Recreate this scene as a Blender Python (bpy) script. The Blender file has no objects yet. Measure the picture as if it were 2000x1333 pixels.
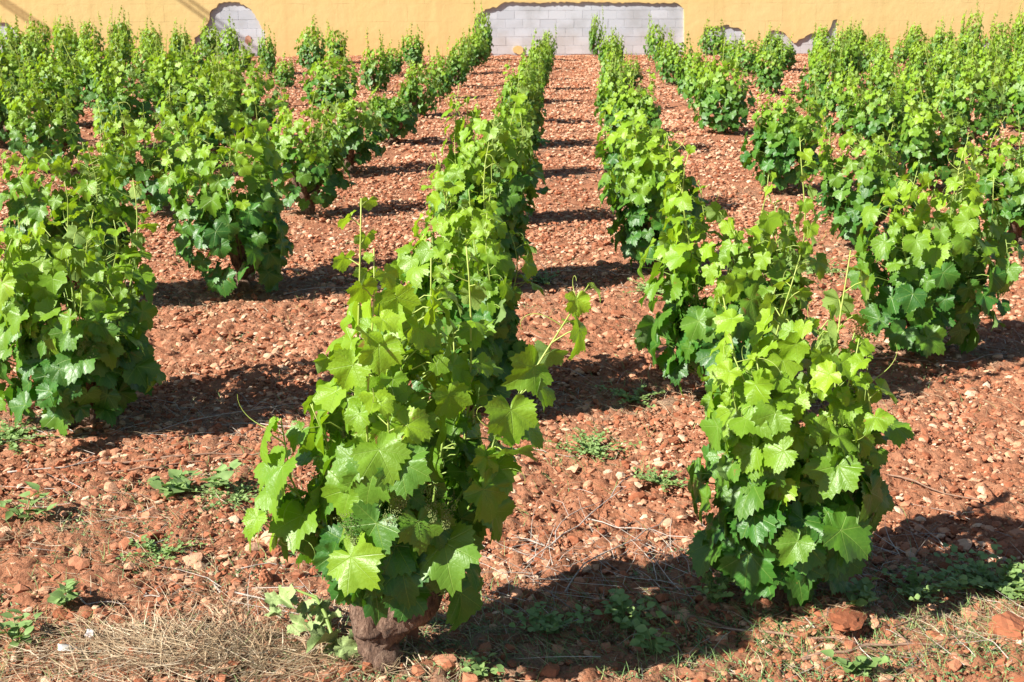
import bpy, bmesh, math, random
import numpy as np
from mathutils import Vector, Matrix
from mathutils.geometry import tessellate_polygon

sc = bpy.context.scene
C = sc.collection
R = math.radians

# ------------------------------------------------------------------ camera, sky, sun, exposure
cam_d = bpy.data.cameras.new("camera")
cam = bpy.data.objects.new("camera", cam_d)
C.objects.link(cam)
cam.location = (0, 0, 2.06)
cam.rotation_euler = (R(90 - 16.42), 0, R(2.2))
cam_d.sensor_width = 23.5
cam_d.lens = 29.375
cam_d.clip_end = 500
cam_d.dof.use_dof = True
cam_d.dof.focus_distance = 4.3
cam_d.dof.aperture_fstop = 9.0
sc.camera = cam

SUN_EL, SUN_AZ = R(37), math.atan2(0.6, 1.0)       # azimuth of the light's travel, from +x
SUND = Vector((math.cos(SUN_AZ) * math.cos(SUN_EL), math.sin(SUN_AZ) * math.cos(SUN_EL), -math.sin(SUN_EL)))
world = bpy.data.worlds.new("World")
sc.world = world
world.use_nodes = True
wn = world.node_tree.nodes
sky = wn.new("ShaderNodeTexSky")
sky.sky_type = 'NISHITA'
sky.sun_disc = False
sky.sun_elevation = SUN_EL
sky.sun_rotation = math.atan2(-SUND.x, -SUND.y)
sky.air_density = 1.0
sky.dust_density = 0.7
world.node_tree.links.new(sky.outputs[0], wn["Background"].inputs[0])
wn["Background"].inputs[1].default_value = 0.05
sun_d = bpy.data.lights.new("sun", 'SUN')
sun_d.energy = 5.0
sun_d.angle = R(0.53)
sun_d.color = (1.0, 0.95, 0.86)
sun = bpy.data.objects.new("sun", sun_d)
C.objects.link(sun)
sun.rotation_euler = SUND.to_track_quat('-Z', 'Y').to_euler()
sun.location = (-20, -12, 20)
sc.view_settings.view_transform = 'Standard'
sc.view_settings.look = 'None'
sc.view_settings.exposure = 1.12
sc.view_settings.gamma = 1
sc.view_settings.use_curve_mapping = False
sc.cycles.max_bounces = 8
sc.cycles.diffuse_bounces = 3
sc.cycles.transmission_bounces = 6
sc.cycles.use_denoising = True

# ------------------------------------------------------------------ helpers
def tag(o, label=None, cat=None, group=None, kind=None):
    if label: o["label"] = label
    if cat: o["category"] = cat
    if group: o["group"] = group
    if kind: o["kind"] = kind
    return o

def empty(name, loc=(0, 0, 0), rz=0.0):
    o = bpy.data.objects.new(name, None)
    o.location = loc
    o.rotation_euler = (0, 0, rz)
    o.empty_display_size = 0.1
    C.objects.link(o)
    return o

def mesh_np(name, verts, faces, mats=(), smooth=True, face_mat=None, uv=None, attr=None):
    """verts (n,3); faces: list of tuples or (m,k) array"""
    me = bpy.data.meshes.new(name)
    verts = np.asarray(verts, dtype=np.float32)
    if isinstance(faces, np.ndarray):
        m, k = faces.shape
        me.vertices.add(len(verts))
        me.vertices.foreach_set("co", verts.ravel())
        me.loops.add(m * k)
        me.loops.foreach_set("vertex_index", faces.astype(np.int32).ravel())
        me.polygons.add(m)
        me.polygons.foreach_set("loop_start", np.arange(0, m * k, k, dtype=np.int32))
        me.polygons.foreach_set("loop_total", np.full(m, k, dtype=np.int32))
        me.update(calc_edges=True)
    else:
        me.from_pydata([tuple(map(float, v)) for v in verts], [], faces)
    for m_ in mats:
        me.materials.append(m_)
    if face_mat is not None:
        me.polygons.foreach_set("material_index", np.asarray(face_mat, dtype=np.int32))
    if smooth:
        me.polygons.foreach_set("use_smooth", np.ones(len(me.polygons), dtype=bool))
    if uv is not None:
        layer = me.uv_layers.new(name="UVMap")
        li = np.empty(len(me.loops), dtype=np.int32)
        me.loops.foreach_get("vertex_index", li)
        layer.data.foreach_set("uv", np.asarray(uv, dtype=np.float32)[li].ravel())
    if attr:
        for an, vals in attr.items():
            a = me.attributes.new(an, 'FLOAT', 'POINT')
            a.data.foreach_set("value", np.asarray(vals, dtype=np.float32))
    me.update()
    return me

def obj(name, me, parent=None, loc=None):
    o = bpy.data.objects.new(name, me)
    C.objects.link(o)
    if parent: o.parent = parent
    if loc is not None: o.location = loc
    return o

def _hash(ix, iy, seed):
    ix = ix.astype(np.int64); iy = iy.astype(np.int64)
    h = (ix * 374761393 + iy * 668265263 + seed * 974711) & 0x7fffffff
    h = ((h ^ (h >> 13)) * 1274126177) & 0x7fffffff
    h = h ^ (h >> 16)
    return (h & 0xffff) / 65535.0

def vnoise(x, y, seed=0):
    x = np.asarray(x, dtype=float); y = np.asarray(y, dtype=float)
    ix = np.floor(x); iy = np.floor(y)
    fx = x - ix; fy = y - iy
    fx = fx * fx * (3 - 2 * fx); fy = fy * fy * (3 - 2 * fy)
    a = _hash(ix, iy, seed); b = _hash(ix + 1, iy, seed)
    c = _hash(ix, iy + 1, seed); d = _hash(ix + 1, iy + 1, seed)
    return (a * (1 - fx) + b * fx) * (1 - fy) + (c * (1 - fx) + d * fx) * fy - 0.5

def fbm(x, y, seed=0, octv=4):
    s = 0; a = 1.0
    for k in range(octv):
        s = s + a * vnoise(x * 2 ** k, y * 2 ** k, seed + k * 17)
        a *= 0.5
    return s

VINES = {   # row: (x, y, height, radius) of each grapevine, front to back; the bare lane runs between rows -1 and 1
    -1: [(-0.52, 3.42, 1.16, 0.30), (-0.49, 5.81, 1.05, 0.30), (-0.49, 8.06, 1.10, 0.30), (-0.50, 10.36, 0.90, 0.30), (-0.49, 12.65, 0.85, 0.27), (-0.48, 14.93, 0.85, 0.25), (-0.46, 17.27, 0.85, 0.27), (-0.48, 19.52, 0.80, 0.27), (-0.39, 21.78, 1.00, 0.28), (-0.45, 24.05, 0.75, 0.25), (-0.37, 26.44, 0.72, 0.25), (-0.33, 28.40, 0.68, 0.22)],
    1: [(0.76, 3.87, 1.0, 0.285), (0.80, 5.86, 1.05, 0.40), (0.64, 8.60, 1.05, 0.33), (0.64, 10.97, 0.85, 0.27), (0.85, 14.56, 0.75, 0.25), (0.66, 16.14, 0.80, 0.28), (0.74, 19.07, 0.80, 0.27), (0.84, 21.83, 0.85, 0.27), (1.18, 22.39, 0.60, 0.20), (0.90, 24.89, 0.80, 0.27), (1.08, 27.03, 0.80, 0.27), (0.75, 30.20, 1.00, 0.20)],
    2: [(1.95, 6.74, 1.02, 0.38), (2.21, 9.30, 0.90, 0.36), (2.04, 11.78, 1.0, 0.37), (2.03, 16.14, 1.00, 0.38), (2.01, 18.65, 0.90, 0.30), (2.03, 20.85, 0.80, 0.30), (1.99, 23.00, 0.95, 0.33), (2.02, 25.52, 0.80, 0.25), (2.01, 28.19, 1.05, 0.25)],
    3: [(3.41, 9.53, 0.90, 0.36), (3.42, 12.03, 0.90, 0.34), (3.41, 13.96, 0.95, 0.36), (3.51, 16.10, 0.80, 0.30), (3.70, 18.52, 0.90, 0.33), (3.35, 21.32, 0.80, 0.30), (3.53, 25.22, 0.85, 0.33), (3.51, 27.53, 0.80, 0.28), (3.44, 30.30, 0.90, 0.32)],
    4: [(4.29, 10.99, 0.90, 0.36), (4.50, 14.50, 1.00, 0.38), (4.58, 16.80, 0.85, 0.33), (4.62, 18.75, 0.85, 0.30), (4.85, 22.63, 0.95, 0.33), (4.69, 23.93, 0.80, 0.28), (4.36, 25.98, 0.85, 0.27), (4.50, 28.44, 0.90, 0.28)],
    5: [(5.75, 16.48, 0.95, 0.35), (5.91, 18.11, 0.90, 0.35), (5.87, 19.99, 0.85, 0.33), (5.90, 21.85, 0.90, 0.30), (5.72, 23.65, 0.80, 0.25), (5.81, 25.67, 0.85, 0.30), (5.87, 27.91, 0.85, 0.30), (5.76, 29.57, 0.95, 0.28)],
    6: [(7.00, 20.03, 0.90, 0.35), (6.99, 22.07, 0.90, 0.33), (7.02, 24.01, 0.90, 0.33), (7.12, 26.34, 0.85, 0.30), (7.10, 27.67, 0.80, 0.26), (7.00, 29.30, 0.85, 0.28), (6.76, 30.77, 0.85, 0.33)],
    7: [(8.23, 23.24, 0.90, 0.35), (8.24, 24.94, 0.90, 0.33), (8.17, 26.63, 0.90, 0.33), (8.09, 28.43, 1.00, 0.33), (8.00, 30.31, 0.85, 0.30)],
    8: [(9.40, 26.94, 0.90, 0.35), (9.47, 28.93, 0.90, 0.33), (9.37, 30.53, 1.10, 0.33)],
    9: [(10.40, 30.07, 1.10, 0.36)],
    -2: [(-2.19, 5.50, 1.02, 0.41), (-2.05, 7.99, 1.05, 0.41), (-2.14, 10.63, 0.95, 0.33), (-2.12, 12.81, 0.80, 0.33), (-1.99, 15.01, 0.55, 0.28), (-1.99, 17.92, 0.75, 0.28), (-1.90, 20.46, 0.75, 0.25), (-1.81, 22.37, 0.85, 0.27), (-1.88, 24.78, 0.85, 0.27), (-1.78, 26.92, 0.90, 0.27), (-1.72, 28.65, 1.10, 0.26)],
    -3: [(-3.00, 7.64, 1.00, 0.35), (-3.48, 10.69, 0.95, 0.37), (-3.55, 12.98, 1.00, 0.36), (-3.70, 15.16, 0.95, 0.38), (-3.33, 18.92, 0.80, 0.36), (-3.09, 21.50, 0.95, 0.30), (-3.22, 24.73, 0.60, 0.22), (-3.08, 27.00, 0.85, 0.30)],
    -4: [(-5.09, 12.56, 0.95, 0.35), (-5.02, 14.76, 0.95, 0.36), (-5.02, 16.59, 0.95, 0.36), (-5.02, 18.85, 0.90, 0.33), (-4.74, 22.07, 0.60, 0.24), (-5.59, 24.64, 0.85, 0.22), (-4.91, 25.62, 0.95, 0.33), (-4.82, 27.93, 0.80, 0.30)],
    -5: [(-6.52, 14.70, 0.95, 0.36), (-6.54, 16.65, 0.95, 0.36), (-6.56, 18.32, 0.90, 0.34), (-6.54, 20.28, 0.90, 0.34), (-6.68, 22.47, 0.85, 0.33), (-6.70, 24.03, 0.75, 0.30), (-6.27, 25.57, 0.60, 0.20), (-6.66, 25.94, 1.00, 0.28), (-7.85, 28.88, 0.80, 0.30)],
    -6: [(-8.02, 18.53, 0.95, 0.36), (-7.99, 20.22, 0.90, 0.33), (-8.04, 21.95, 0.90, 0.33), (-8.18, 23.97, 0.90, 0.33), (-8.15, 25.75, 0.85, 0.30), (-8.04, 27.23, 0.95, 0.28)],
    -7: [(-9.53, 21.70, 0.95, 0.36), (-9.59, 23.38, 0.90, 0.33), (-9.66, 25.07, 0.90, 0.33), (-10.14, 27.73, 1.05, 0.33), (-9.69, 28.50, 1.05, 0.30), (-9.33, 29.47, 0.90, 0.30)],
    -8: [(-11.18, 26.29, 0.90, 0.36), (-11.38, 28.13, 0.90, 0.33), (-11.35, 29.40, 0.90, 0.33)],
}
MOUNDS = [(x, y, 0.035, 0.33) for v in VINES.values() for (x, y, h, r) in v] + [(0.93, 3.76, 0.06, 0.16), (0.54, 6.46, 0.05, 0.12), (1.55, 3.55, 0.05, 0.18),
          (-1.15, 3.36, 0.07, 0.34), (0.1, 3.35, 0.03, 0.2)]

def gh0(x, y):
    """ground height without the fine clods"""
    x = np.asarray(x, dtype=float); y = np.asarray(y, dtype=float)
    h = 0.05 * fbm(x * 0.7, y * 0.7, 3, 3) + 0.035 * vnoise(x * 3.1, y * 3.1, 9)
    for mx, my, mh, mr in MOUNDS:
        d2 = (x - mx) ** 2 + (y - my) ** 2
        h = h + mh * np.exp(-d2 / (2 * (mr * 0.6) ** 2))
    return h

def gz(x, y):
    return float(gh0(np.array([x]), np.array([y]))[0])

# ------------------------------------------------------------------ node helpers
class NT:
    def __init__(self, name):
        self.m = bpy.data.materials.new(name)
        self.m.use_nodes = True
        self.t = self.m.node_tree
        self.n = self.t.nodes
        self.p = self.n["Principled BSDF"]
        self.out = self.n["Material Output"]
    def new(self, typ, **kw):
        nd = self.n.new(typ)
        for k, v in kw.items():
            if k.startswith("i_"):
                key = k[2:]
                key = int(key) if key.isdigit() else key
                self.set(nd.inputs[key], v)
            else:
                setattr(nd, k, v)
        return nd
    def set(self, sock, v):
        if isinstance(v, bpy.types.NodeSocket):
            self.t.links.new(v, sock)
        elif isinstance(v, (tuple, list)) and len(v) == 3 and sock.type == 'RGBA':
            sock.default_value = (*v, 1)
        else:
            sock.default_value = v
    def math(self, op, a, b=None, c=None, clamp=False):
        nd = self.n.new("ShaderNodeMath")
        nd.operation = op; nd.use_clamp = clamp
        self.set(nd.inputs[0], a)
        if b is not None: self.set(nd.inputs[1], b)
        if c is not None: self.set(nd.inputs[2], c)
        return nd.outputs[0]
    def mix(self, f, a, b, mode='MIX'):
        nd = self.n.new("ShaderNodeMix")
        nd.data_type = 'RGBA'; nd.blend_type = mode
        self.set(nd.inputs[0], f); self.set(nd.inputs[6], a); self.set(nd.inputs[7], b)
        return nd.outputs[2]
    def ramp(self, f, stops, interp='LINEAR'):
        nd = self.n.new("ShaderNodeValToRGB")
        cr = nd.color_ramp
        cr.interpolation = interp
        while len(cr.elements) < len(stops): cr.elements.new(0.5)
        for e, (pos, col) in zip(cr.elements, stops):
            e.position = pos
            e.color = (*col, 1) if isinstance(col, tuple) else (col, col, col, 1)
        self.set(nd.inputs[0], f)
        return nd.outputs[0]
    def noise(self, scale, detail=4, rough=0.55, vec=None, w=None):
        nd = self.n.new("ShaderNodeTexNoise")
        nd.inputs["Scale"].default_value = scale
        nd.inputs["Detail"].default_value = detail
        nd.inputs["Roughness"].default_value = rough
        if vec is not None: self.set(nd.inputs["Vector"], vec)
        return nd.outputs[0]
    def bump(self, h, strength=0.5, dist=0.01, normal=None):
        nd = self.n.new("ShaderNodeBump")
        nd.inputs["Strength"].default_value = strength
        nd.inputs["Distance"].default_value = dist
        self.set(nd.inputs["Height"], h)
        if normal is not None: self.set(nd.inputs["Normal"], normal)
        return nd.outputs[0]
    def pos(self):
        return self.n.new("ShaderNodeNewGeometry").outputs["Position"]
    def objco(self):
        return self.n.new("ShaderNodeTexCoord").outputs["Object"]

def simple(name, col, rough=0.8, var=0.25, scale=20, bump=0.3, spec=0.3, dist=0.005):
    t = NT(name)
    nz = t.noise(scale, 4, 0.6, t.objco())
    lo = tuple(c * (1 - var) for c in col); hi = tuple(min(1, c * (1 + var)) for c in col)
    t.set(t.p.inputs["Base Color"], t.ramp(nz, [(0.3, lo), (0.7, hi)]))
    t.p.inputs["Roughness"].default_value = rough
    t.p.inputs["Specular IOR Level"].default_value = spec
    t.set(t.p.inputs["Normal"], t.bump(nz, bump, dist))
    return t.m

# ------------------------------------------------------------------ materials
def mat_soil():
    t = NT("red_soil")
    P = t.pos()
    big = t.noise(0.9, 5, 0.6, P)
    med = t.noise(9, 5, 0.65, P)
    fine = t.noise(70, 6, 0.7, P)
    col = t.ramp(med, [(0.30, (0.25, 0.095, 0.050)), (0.5, (0.39, 0.175, 0.100)), (0.72, (0.49, 0.265, 0.160))])
    col = t.mix(t.ramp(big, [(0.4, 0.0), (0.65, 0.45)]), col, (0.42, 0.19, 0.10))
    col = t.mix(t.ramp(t.noise(1.9, 5, 0.65, P), [(0.50, 0.0), (0.66, 0.5)]), col, (0.24, 0.088, 0.045))
    col = t.mix(0.45, col, t.ramp(fine, [(0.3, (0.16, 0.05, 0.022)), (0.7, (0.48, 0.21, 0.11))]))
    vor = t.n.new("ShaderNodeTexVoronoi"); vor.inputs["Scale"].default_value = 38
    t.set(vor.inputs["Vector"], P)
    peb = t.ramp(vor.outputs["Distance"], [(0.25, 1.0), (0.42, 0.0)])
    rnd = t.n.new("ShaderNodeSeparateColor"); t.set(rnd.inputs[0], vor.outputs["Color"])
    pm = t.math('MULTIPLY', peb, t.math('GREATER_THAN', rnd.outputs[0], 0.55))
    pc = t.mix(rnd.outputs[1], (0.33, 0.13, 0.07), (0.52, 0.29, 0.17))
    col = t.mix(t.math('MULTIPLY', pm, 0.8), col, pc)
    lt = t.n.new("ShaderNodeAttribute"); lt.attribute_name = "litter"
    lm = t.math('MULTIPLY', lt.outputs["Fac"], t.ramp(t.noise(14, 5, 0.7, P), [(0.42, 0.0), (0.58, 0.8)]))
    col = t.mix(lm, col, t.mix(fine, (0.17, 0.11, 0.075), (0.42, 0.32, 0.22)))
    t.set(t.p.inputs["Base Color"], col)
    t.p.inputs["Roughness"].default_value = 0.95
    t.p.inputs["Specular IOR Level"].default_value = 0.15
    b1 = t.bump(t.noise(26, 6, 0.7, P), 1.0, 0.02)
    b2 = t.bump(fine, 0.8, 0.008, b1)
    b3 = t.bump(peb, 0.5, 0.01, b2)
    t.set(t.p.inputs["Normal"], b3)
    return t.m

def mat_stone(name, stops, rough=0.9):
    t = NT(name)
    oi = t.n.new("ShaderNodeObjectInfo")
    rnd = oi.outputs["Random"]
    O = t.objco()
    base = t.ramp(rnd, stops)
    nz = t.noise(3.0, 5, 0.65, t.pos())
    n2 = t.noise(45, 5, 0.7, t.pos())
    col = t.mix(t.ramp(n2, [(0.45, 0.0), (0.72, 0.4)]), base, (0.34, 0.145, 0.08))
    t.set(t.p.inputs["Base Color"], col)
    t.p.inputs["Roughness"].default_value = rough
    t.p.inputs["Specular IOR Level"].default_value = 0.2
    t.set(t.p.inputs["Normal"], t.bump(t.noise(90, 5, 0.7, t.pos()), 0.6, 0.006))
    return t.m

def leaf_material(name, age_src):
    t = NT(name)
    if age_src == 'object':
        oi = t.n.new("ShaderNodeObjectInfo")
        sep = t.n.new("ShaderNodeSeparateColor"); t.set(sep.inputs[0], oi.outputs["Color"])
        age, rnd = sep.outputs[0], sep.outputs[1]; spot = sep.outputs[2]
    else:
        a = t.n.new("ShaderNodeAttribute"); a.attribute_name = "age"; age = a.outputs["Fac"]
        b = t.n.new("ShaderNodeAttribute"); b.attribute_name = "rnd"; rnd = b.outputs["Fac"]; spot = None
    uvn = t.n.new("ShaderNodeUVMap")
    sx = t.n.new("ShaderNodeSeparateXYZ"); t.set(sx.inputs[0], uvn.outputs[0])
    x = t.math('ABSOLUTE', sx.outputs[0]); y = sx.outputs[1]
    dmin, al = None, None
    for ang in (0, 50, 104):
        c, s = math.cos(R(ang)), math.sin(R(ang))
        d = t.math('ABSOLUTE', t.math('SUBTRACT', t.math('MULTIPLY', x, c), t.math('MULTIPLY', y, s)))
        a_ = t.math('ADD', t.math('MULTIPLY', x, s), t.math('MULTIPLY', y, c))
        d = t.math('ADD', d, t.math('MULTIPLY', t.math('LESS_THAN', a_, 0.0), 5.0))
        if dmin is None:
            dmin, al = d, a_
        else:
            less = t.math('LESS_THAN', d, dmin)
            al = t.math('ADD', t.math('MULTIPLY', less, a_), t.math('MULTIPLY', t.math('SUBTRACT', 1.0, less), al))
            dmin = t.math('MINIMUM', d, dmin)
    wid = t.math('SUBTRACT', 0.022, t.math('MULTIPLY', al, 0.014))
    vein = t.math('SUBTRACT', 1.0, t.math('DIVIDE', dmin, wid), clamp=True)
    sec = t.math('SINE', t.math('MULTIPLY', t.math('SUBTRACT', al, t.math('MULTIPLY', dmin, 0.9)), 42.0))
    sec_l = t.ramp(t.math('MULTIPLY_ADD', sec, 0.5, 0.5), [(0.86, 0.0), (1.0, 1.0)])
    nz = t.noise(3.5, 4, 0.6, t.n["UV Map"].outputs[0])
    puck = t.noise(9, 3, 0.5, t.n["UV Map"].outputs[0])
    dark = t.mix(rnd, (0.021, 0.095, 0.014), (0.050, 0.170, 0.022))
    lite = t.mix(rnd, (0.175, 0.335, 0.014), (0.280, 0.430, 0.020))
    col = t.mix(age, dark, lite)
    col = t.mix(t.ramp(nz, [(0.35, 0.0), (0.7, 0.35)]), col, t.mix(age, (0.08, 0.20, 0.02), (0.27, 0.42, 0.025)))
    col = t.mix(t.math('MULTIPLY', vein, 0.5), col, (0.28, 0.42, 0.08))
    col = t.mix(t.math('MULTIPLY', sec_l, 0.08), col, (0.25, 0.42, 0.06))
    if spot is not None:
        sn = t.noise(2.6, 4, 0.6, t.n["UV Map"].outputs[0])
        col = t.mix(t.math('MULTIPLY', spot, t.ramp(sn, [(0.60, 0.0), (0.64, 1.0)])), col, (0.26, 0.13, 0.04))
    geo = t.n.new("ShaderNodeNewGeometry")
    back = t.mix(0.62, col, (0.19, 0.27, 0.10))
    colf = t.mix(geo.outputs["Backfacing"], col, back)
    t.set(t.p.inputs["Base Color"], colf)
    t.set(t.p.inputs["Roughness"], t.math('ADD', t.math('MULTIPLY', geo.outputs["Backfacing"], 0.3), t.math('MULTIPLY_ADD', nz, 0.25, 0.30)))
    t.p.inputs["Specular IOR Level"].default_value = 0.5
    h = t.math('SUBTRACT', t.math('MULTIPLY', puck, 0.8), t.math('ADD', t.math('MULTIPLY', vein, 0.8), t.math('MULTIPLY', sec_l, 0.10)))
    nrm = t.bump(h, 0.38, 0.006)
    t.set(t.p.inputs["Normal"], nrm)
    tr = t.n.new("ShaderNodeBsdfTranslucent")
    t.set(tr.inputs[0], t.mix(age, (0.13, 0.38, 0.010), (0.42, 0.64, 0.015)))
    t.set(tr.inputs["Normal"], nrm)
    mx = t.n.new("ShaderNodeMixShader")
    t.set(mx.inputs[0], t.math('MULTIPLY_ADD', age, 0.14, 0.21))
    t.set(mx.inputs[1], t.p.outputs[0]); t.set(mx.inputs[2], tr.outputs[0])
    t.set(t.out.inputs[0], mx.outputs[0])
    return t.m

def mat_shoot():
    t = NT("green_shoot")
    oc = t.objco()
    sx = t.n.new("ShaderNodeSeparateXYZ"); t.set(sx.inputs[0], oc)
    f = t.math('MULTIPLY_ADD', t.noise(12, 3, 0.5, oc), 0.5, t.math('MULTIPLY', sx.outputs[2], 0.6))
    t.set(t.p.inputs["Base Color"], t.ramp(f, [(0.2, (0.15, 0.21, 0.05)), (0.5, (0.21, 0.32, 0.06)), (0.9, (0.36, 0.44, 0.09))]))
    t.p.inputs["Roughness"].default_value = 0.5
    t.p.inputs["Subsurface Weight"].default_value = 0.0
    return t.m

def mat_bark():
    t = NT("vine_bark")
    oc = t.objco()
    mp = t.new("ShaderNodeMapping"); t.set(mp.inputs["Vector"], oc); mp.inputs["Scale"].default_value = (1, 1, 0.22)
    wv = t.noise(55, 6, 0.7, mp.outputs[0])
    n2 = t.noise(14, 5, 0.6, oc)
    col = t.ramp(wv, [(0.32, (0.050, 0.027, 0.018)), (0.5, (0.20, 0.118, 0.080)), (0.68, (0.40, 0.27, 0.195))])
    col = t.mix(t.ramp(n2, [(0.45, 0.0), (0.75, 0.3)]), col, (0.30, 0.16, 0.10))
    t.set(t.p.inputs["Base Color"], col)
    t.p.inputs["Roughness"].default_value = 0.95
    t.set(t.p.inputs["Normal"], t.bump(wv, 1.0, 0.035, t.bump(n2, 0.7, 0.03)))
    return t.m

def mat_plaster():
    t = NT("ochre_plaster")
    P = t.objco()
    big = t.noise(0.35, 4, 0.6, P)
    med = t.noise(2.5, 5, 0.6, P)
    col = t.ramp(big, [(0.35, (0.61, 0.45, 0.19)), (0.65, (0.635, 0.475, 0.22))])
    col = t.mix(t.ramp(med, [(0.45, 0.0), (0.75, 0.35)]), col, (0.68, 0.46, 0.20))
    sx = t.n.new("ShaderNodeSeparateXYZ"); t.set(sx.inputs[0], P)
    low = t.math('SUBTRACT', 1.0, t.math('MULTIPLY', t.math('ADD', sx.outputs[2], t.math('MULTIPLY', med, -0.5)), 2.2), clamp=True)
    col = t.mix(t.math('MULTIPLY', low, 0.24), col, (0.70, 0.36, 0.14))
    mp = t.new("ShaderNodeMapping"); t.set(mp.inputs["Vector"], P); mp.inputs["Scale"].default_value = (2.2, 1, 0.25)
    col = t.mix(t.ramp(t.noise(1.6, 5, 0.65, mp.outputs[0]), [(0.46, 0.0), (0.72, 0.5)]), col, (0.55, 0.37, 0.16))
    brick = t.n.new("ShaderNodeTexBrick")
    comb = t.n.new("ShaderNodeCombineXYZ"); t.set(comb.inputs[0], sx.outputs[0]); t.set(comb.inputs[1], sx.outputs[2])
    wob = t.new("ShaderNodeVectorMath", operation='ADD'); t.set(wob.inputs[0], comb.outputs[0])
    wsc = t.new("ShaderNodeVectorMath", operation='SCALE'); wsc.inputs[3].default_value = 0.05
    nn = t.n.new("ShaderNodeTexNoise"); nn.inputs["Scale"].default_value = 2.0; t.set(nn.inputs["Vector"], P)
    t.set(wsc.inputs[0], nn.outputs["Color"]); t.set(wob.inputs[1], wsc.outputs[0])
    t.set(brick.inputs["Vector"], wob.outputs[0])
    brick.inputs["Scale"].default_value = 1.0
    brick.inputs["Brick Width"].default_value = 0.8
    brick.inputs["Row Height"].default_value = 0.4
    brick.inputs["Mortar Size"].default_value = 0.006
    brick.inputs["Mortar Smooth"].default_value = 0.3
    crack = t.math('MULTIPLY', brick.outputs["Fac"], t.ramp(t.noise(1.7, 3, 0.6, P), [(0.45, 0.0), (0.6, 1.0)]))
    col = t.mix(t.math('MULTIPLY', crack, 0.55), col, (0.36, 0.22, 0.10))
    t.set(t.p.inputs["Base Color"], col)
    t.p.inputs["Roughness"].default_value = 0.95
    t.p.inputs["Specular IOR Level"].default_value = 0.1
    t.set(t.p.inputs["Normal"], t.bump(t.noise(5, 5, 0.6, P), 0.35, 0.03, t.bump(t.noise(45, 4, 0.6, P), 0.3, 0.004)))
    return t.m

def mat_block():
    t = NT("concrete_block_grey")
    oi = t.n.new("ShaderNodeObjectInfo")
    P = t.pos()
    base = t.mix(oi.outputs["Random"], (0.41, 0.43, 0.48), (0.49, 0.51, 0.56))
    st = t.noise(1.3, 4, 0.6, P)
    col = t.mix(t.ramp(st, [(0.46, 0.0), (0.66, 0.75)]), base, (0.33, 0.335, 0.35))
    sx = t.n.new("ShaderNodeSeparateXYZ"); t.set(sx.inputs[0], P)
    low = t.math('SUBTRACT', 1.0, t.math('MULTIPLY', t.math('ADD', sx.outputs[2], t.math('MULTIPLY', st, -0.6)), 4.0), clamp=True)
    col = t.mix(t.math('MULTIPLY', low, 0.3), col, (0.52, 0.42, 0.36))
    t.set(t.p.inputs["Base Color"], col)
    t.p.inputs["Roughness"].default_value = 0.95
    t.set(t.p.inputs["Normal"], t.bump(t.noise(60, 5, 0.7, P), 0.5, 0.004))
    return t.m

def mat_blade(name, stops):
    t = NT(name)
    a = t.n.new("ShaderNodeAttribute"); a.attribute_name = "rnd"
    t.set(t.p.inputs["Base Color"], t.ramp(a.outputs["Fac"], stops))
    t.p.inputs["Roughness"].default_value = 0.6
    t.p.inputs["Specular IOR Level"].default_value = 0.3
    return t.m

def mat_weed():
    t = NT("weed_leaf")
    oc = t.objco()
    nz = t.noise(25, 3, 0.5, oc)
    t.set(t.p.inputs["Base Color"], t.ramp(nz, [(0.3, (0.15, 0.255, 0.07)), (0.7, (0.28, 0.40, 0.14))]))
    t.p.inputs["Roughness"].default_value = 0.55
    tr = t.n.new("ShaderNodeBsdfTranslucent"); tr.inputs[0].default_value = (0.2, 0.4, 0.05, 1)
    mx = t.n.new("ShaderNodeMixShader"); mx.inputs[0].default_value = 0.2
    t.set(mx.inputs[1], t.p.outputs[0]); t.set(mx.inputs[2], tr.outputs[0]); t.set(t.out.inputs[0], mx.outputs[0])
    return t.m

M_SOIL = mat_soil()
M_PALE = mat_stone("pale_limestone", [(0.0, (0.42, 0.185, 0.105)), (0.4, (0.53, 0.275, 0.160)), (0.85, (0.61, 0.39, 0.25)), (1.0, (0.66, 0.49, 0.35))])
M_CLOD = mat_stone("red_clod", [(0.0, (0.25, 0.082, 0.038)), (0.6, (0.35, 0.132, 0.068)), (1.0, (0.45, 0.21, 0.12))], 1.0)
M_LEAF = leaf_material("grape_leaf", 'object')
M_LEAFA = leaf_material("grape_leaf_mass", 'attr')
M_SHOOT = mat_shoot()
M_BARK = mat_bark()
M_PLASTER = mat_plaster()
M_BLOCK = mat_block()
M_MORTAR = simple("mortar", (0.44, 0.45, 0.48), 0.95, 0.15, 30)
M_STRAW = mat_blade("dry_grass", [(0.0, (0.16, 0.09, 0.05)), (0.35, (0.31, 0.21, 0.12)), (0.8, (0.46, 0.35, 0.22)), (1.0, (0.62, 0.52, 0.38))])
M_GRASS = mat_blade("green_grass", [(0.0, (0.08, 0.16, 0.05)), (0.5, (0.15, 0.26, 0.08)), (1.0, (0.30, 0.34, 0.13))])
M_STALK = mat_blade("dead_stalk", [(0.0, (0.17, 0.13, 0.10)), (0.5, (0.36, 0.31, 0.26)), (1.0, (0.58, 0.53, 0.46))])
M_WEED = mat_weed()
M_WEEDC = mat_blade("cover_leaf", [(0.0, (0.10, 0.18, 0.07)), (0.6, (0.17, 0.27, 0.11)), (1.0, (0.27, 0.36, 0.17))])
M_TWIG = simple("weathered_cane", (0.42, 0.36, 0.31), 0.9, 0.3, 40)
M_CANE = simple("brown_cane", (0.26, 0.16, 0.11), 0.9, 0.3, 40)
M_STAKE = simple("stake_wood", (0.25, 0.115, 0.065), 0.85, 0.3, 18)
M_STRING = simple("orange_string", (0.55, 0.09, 0.04), 0.6, 0.1, 10)
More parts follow.
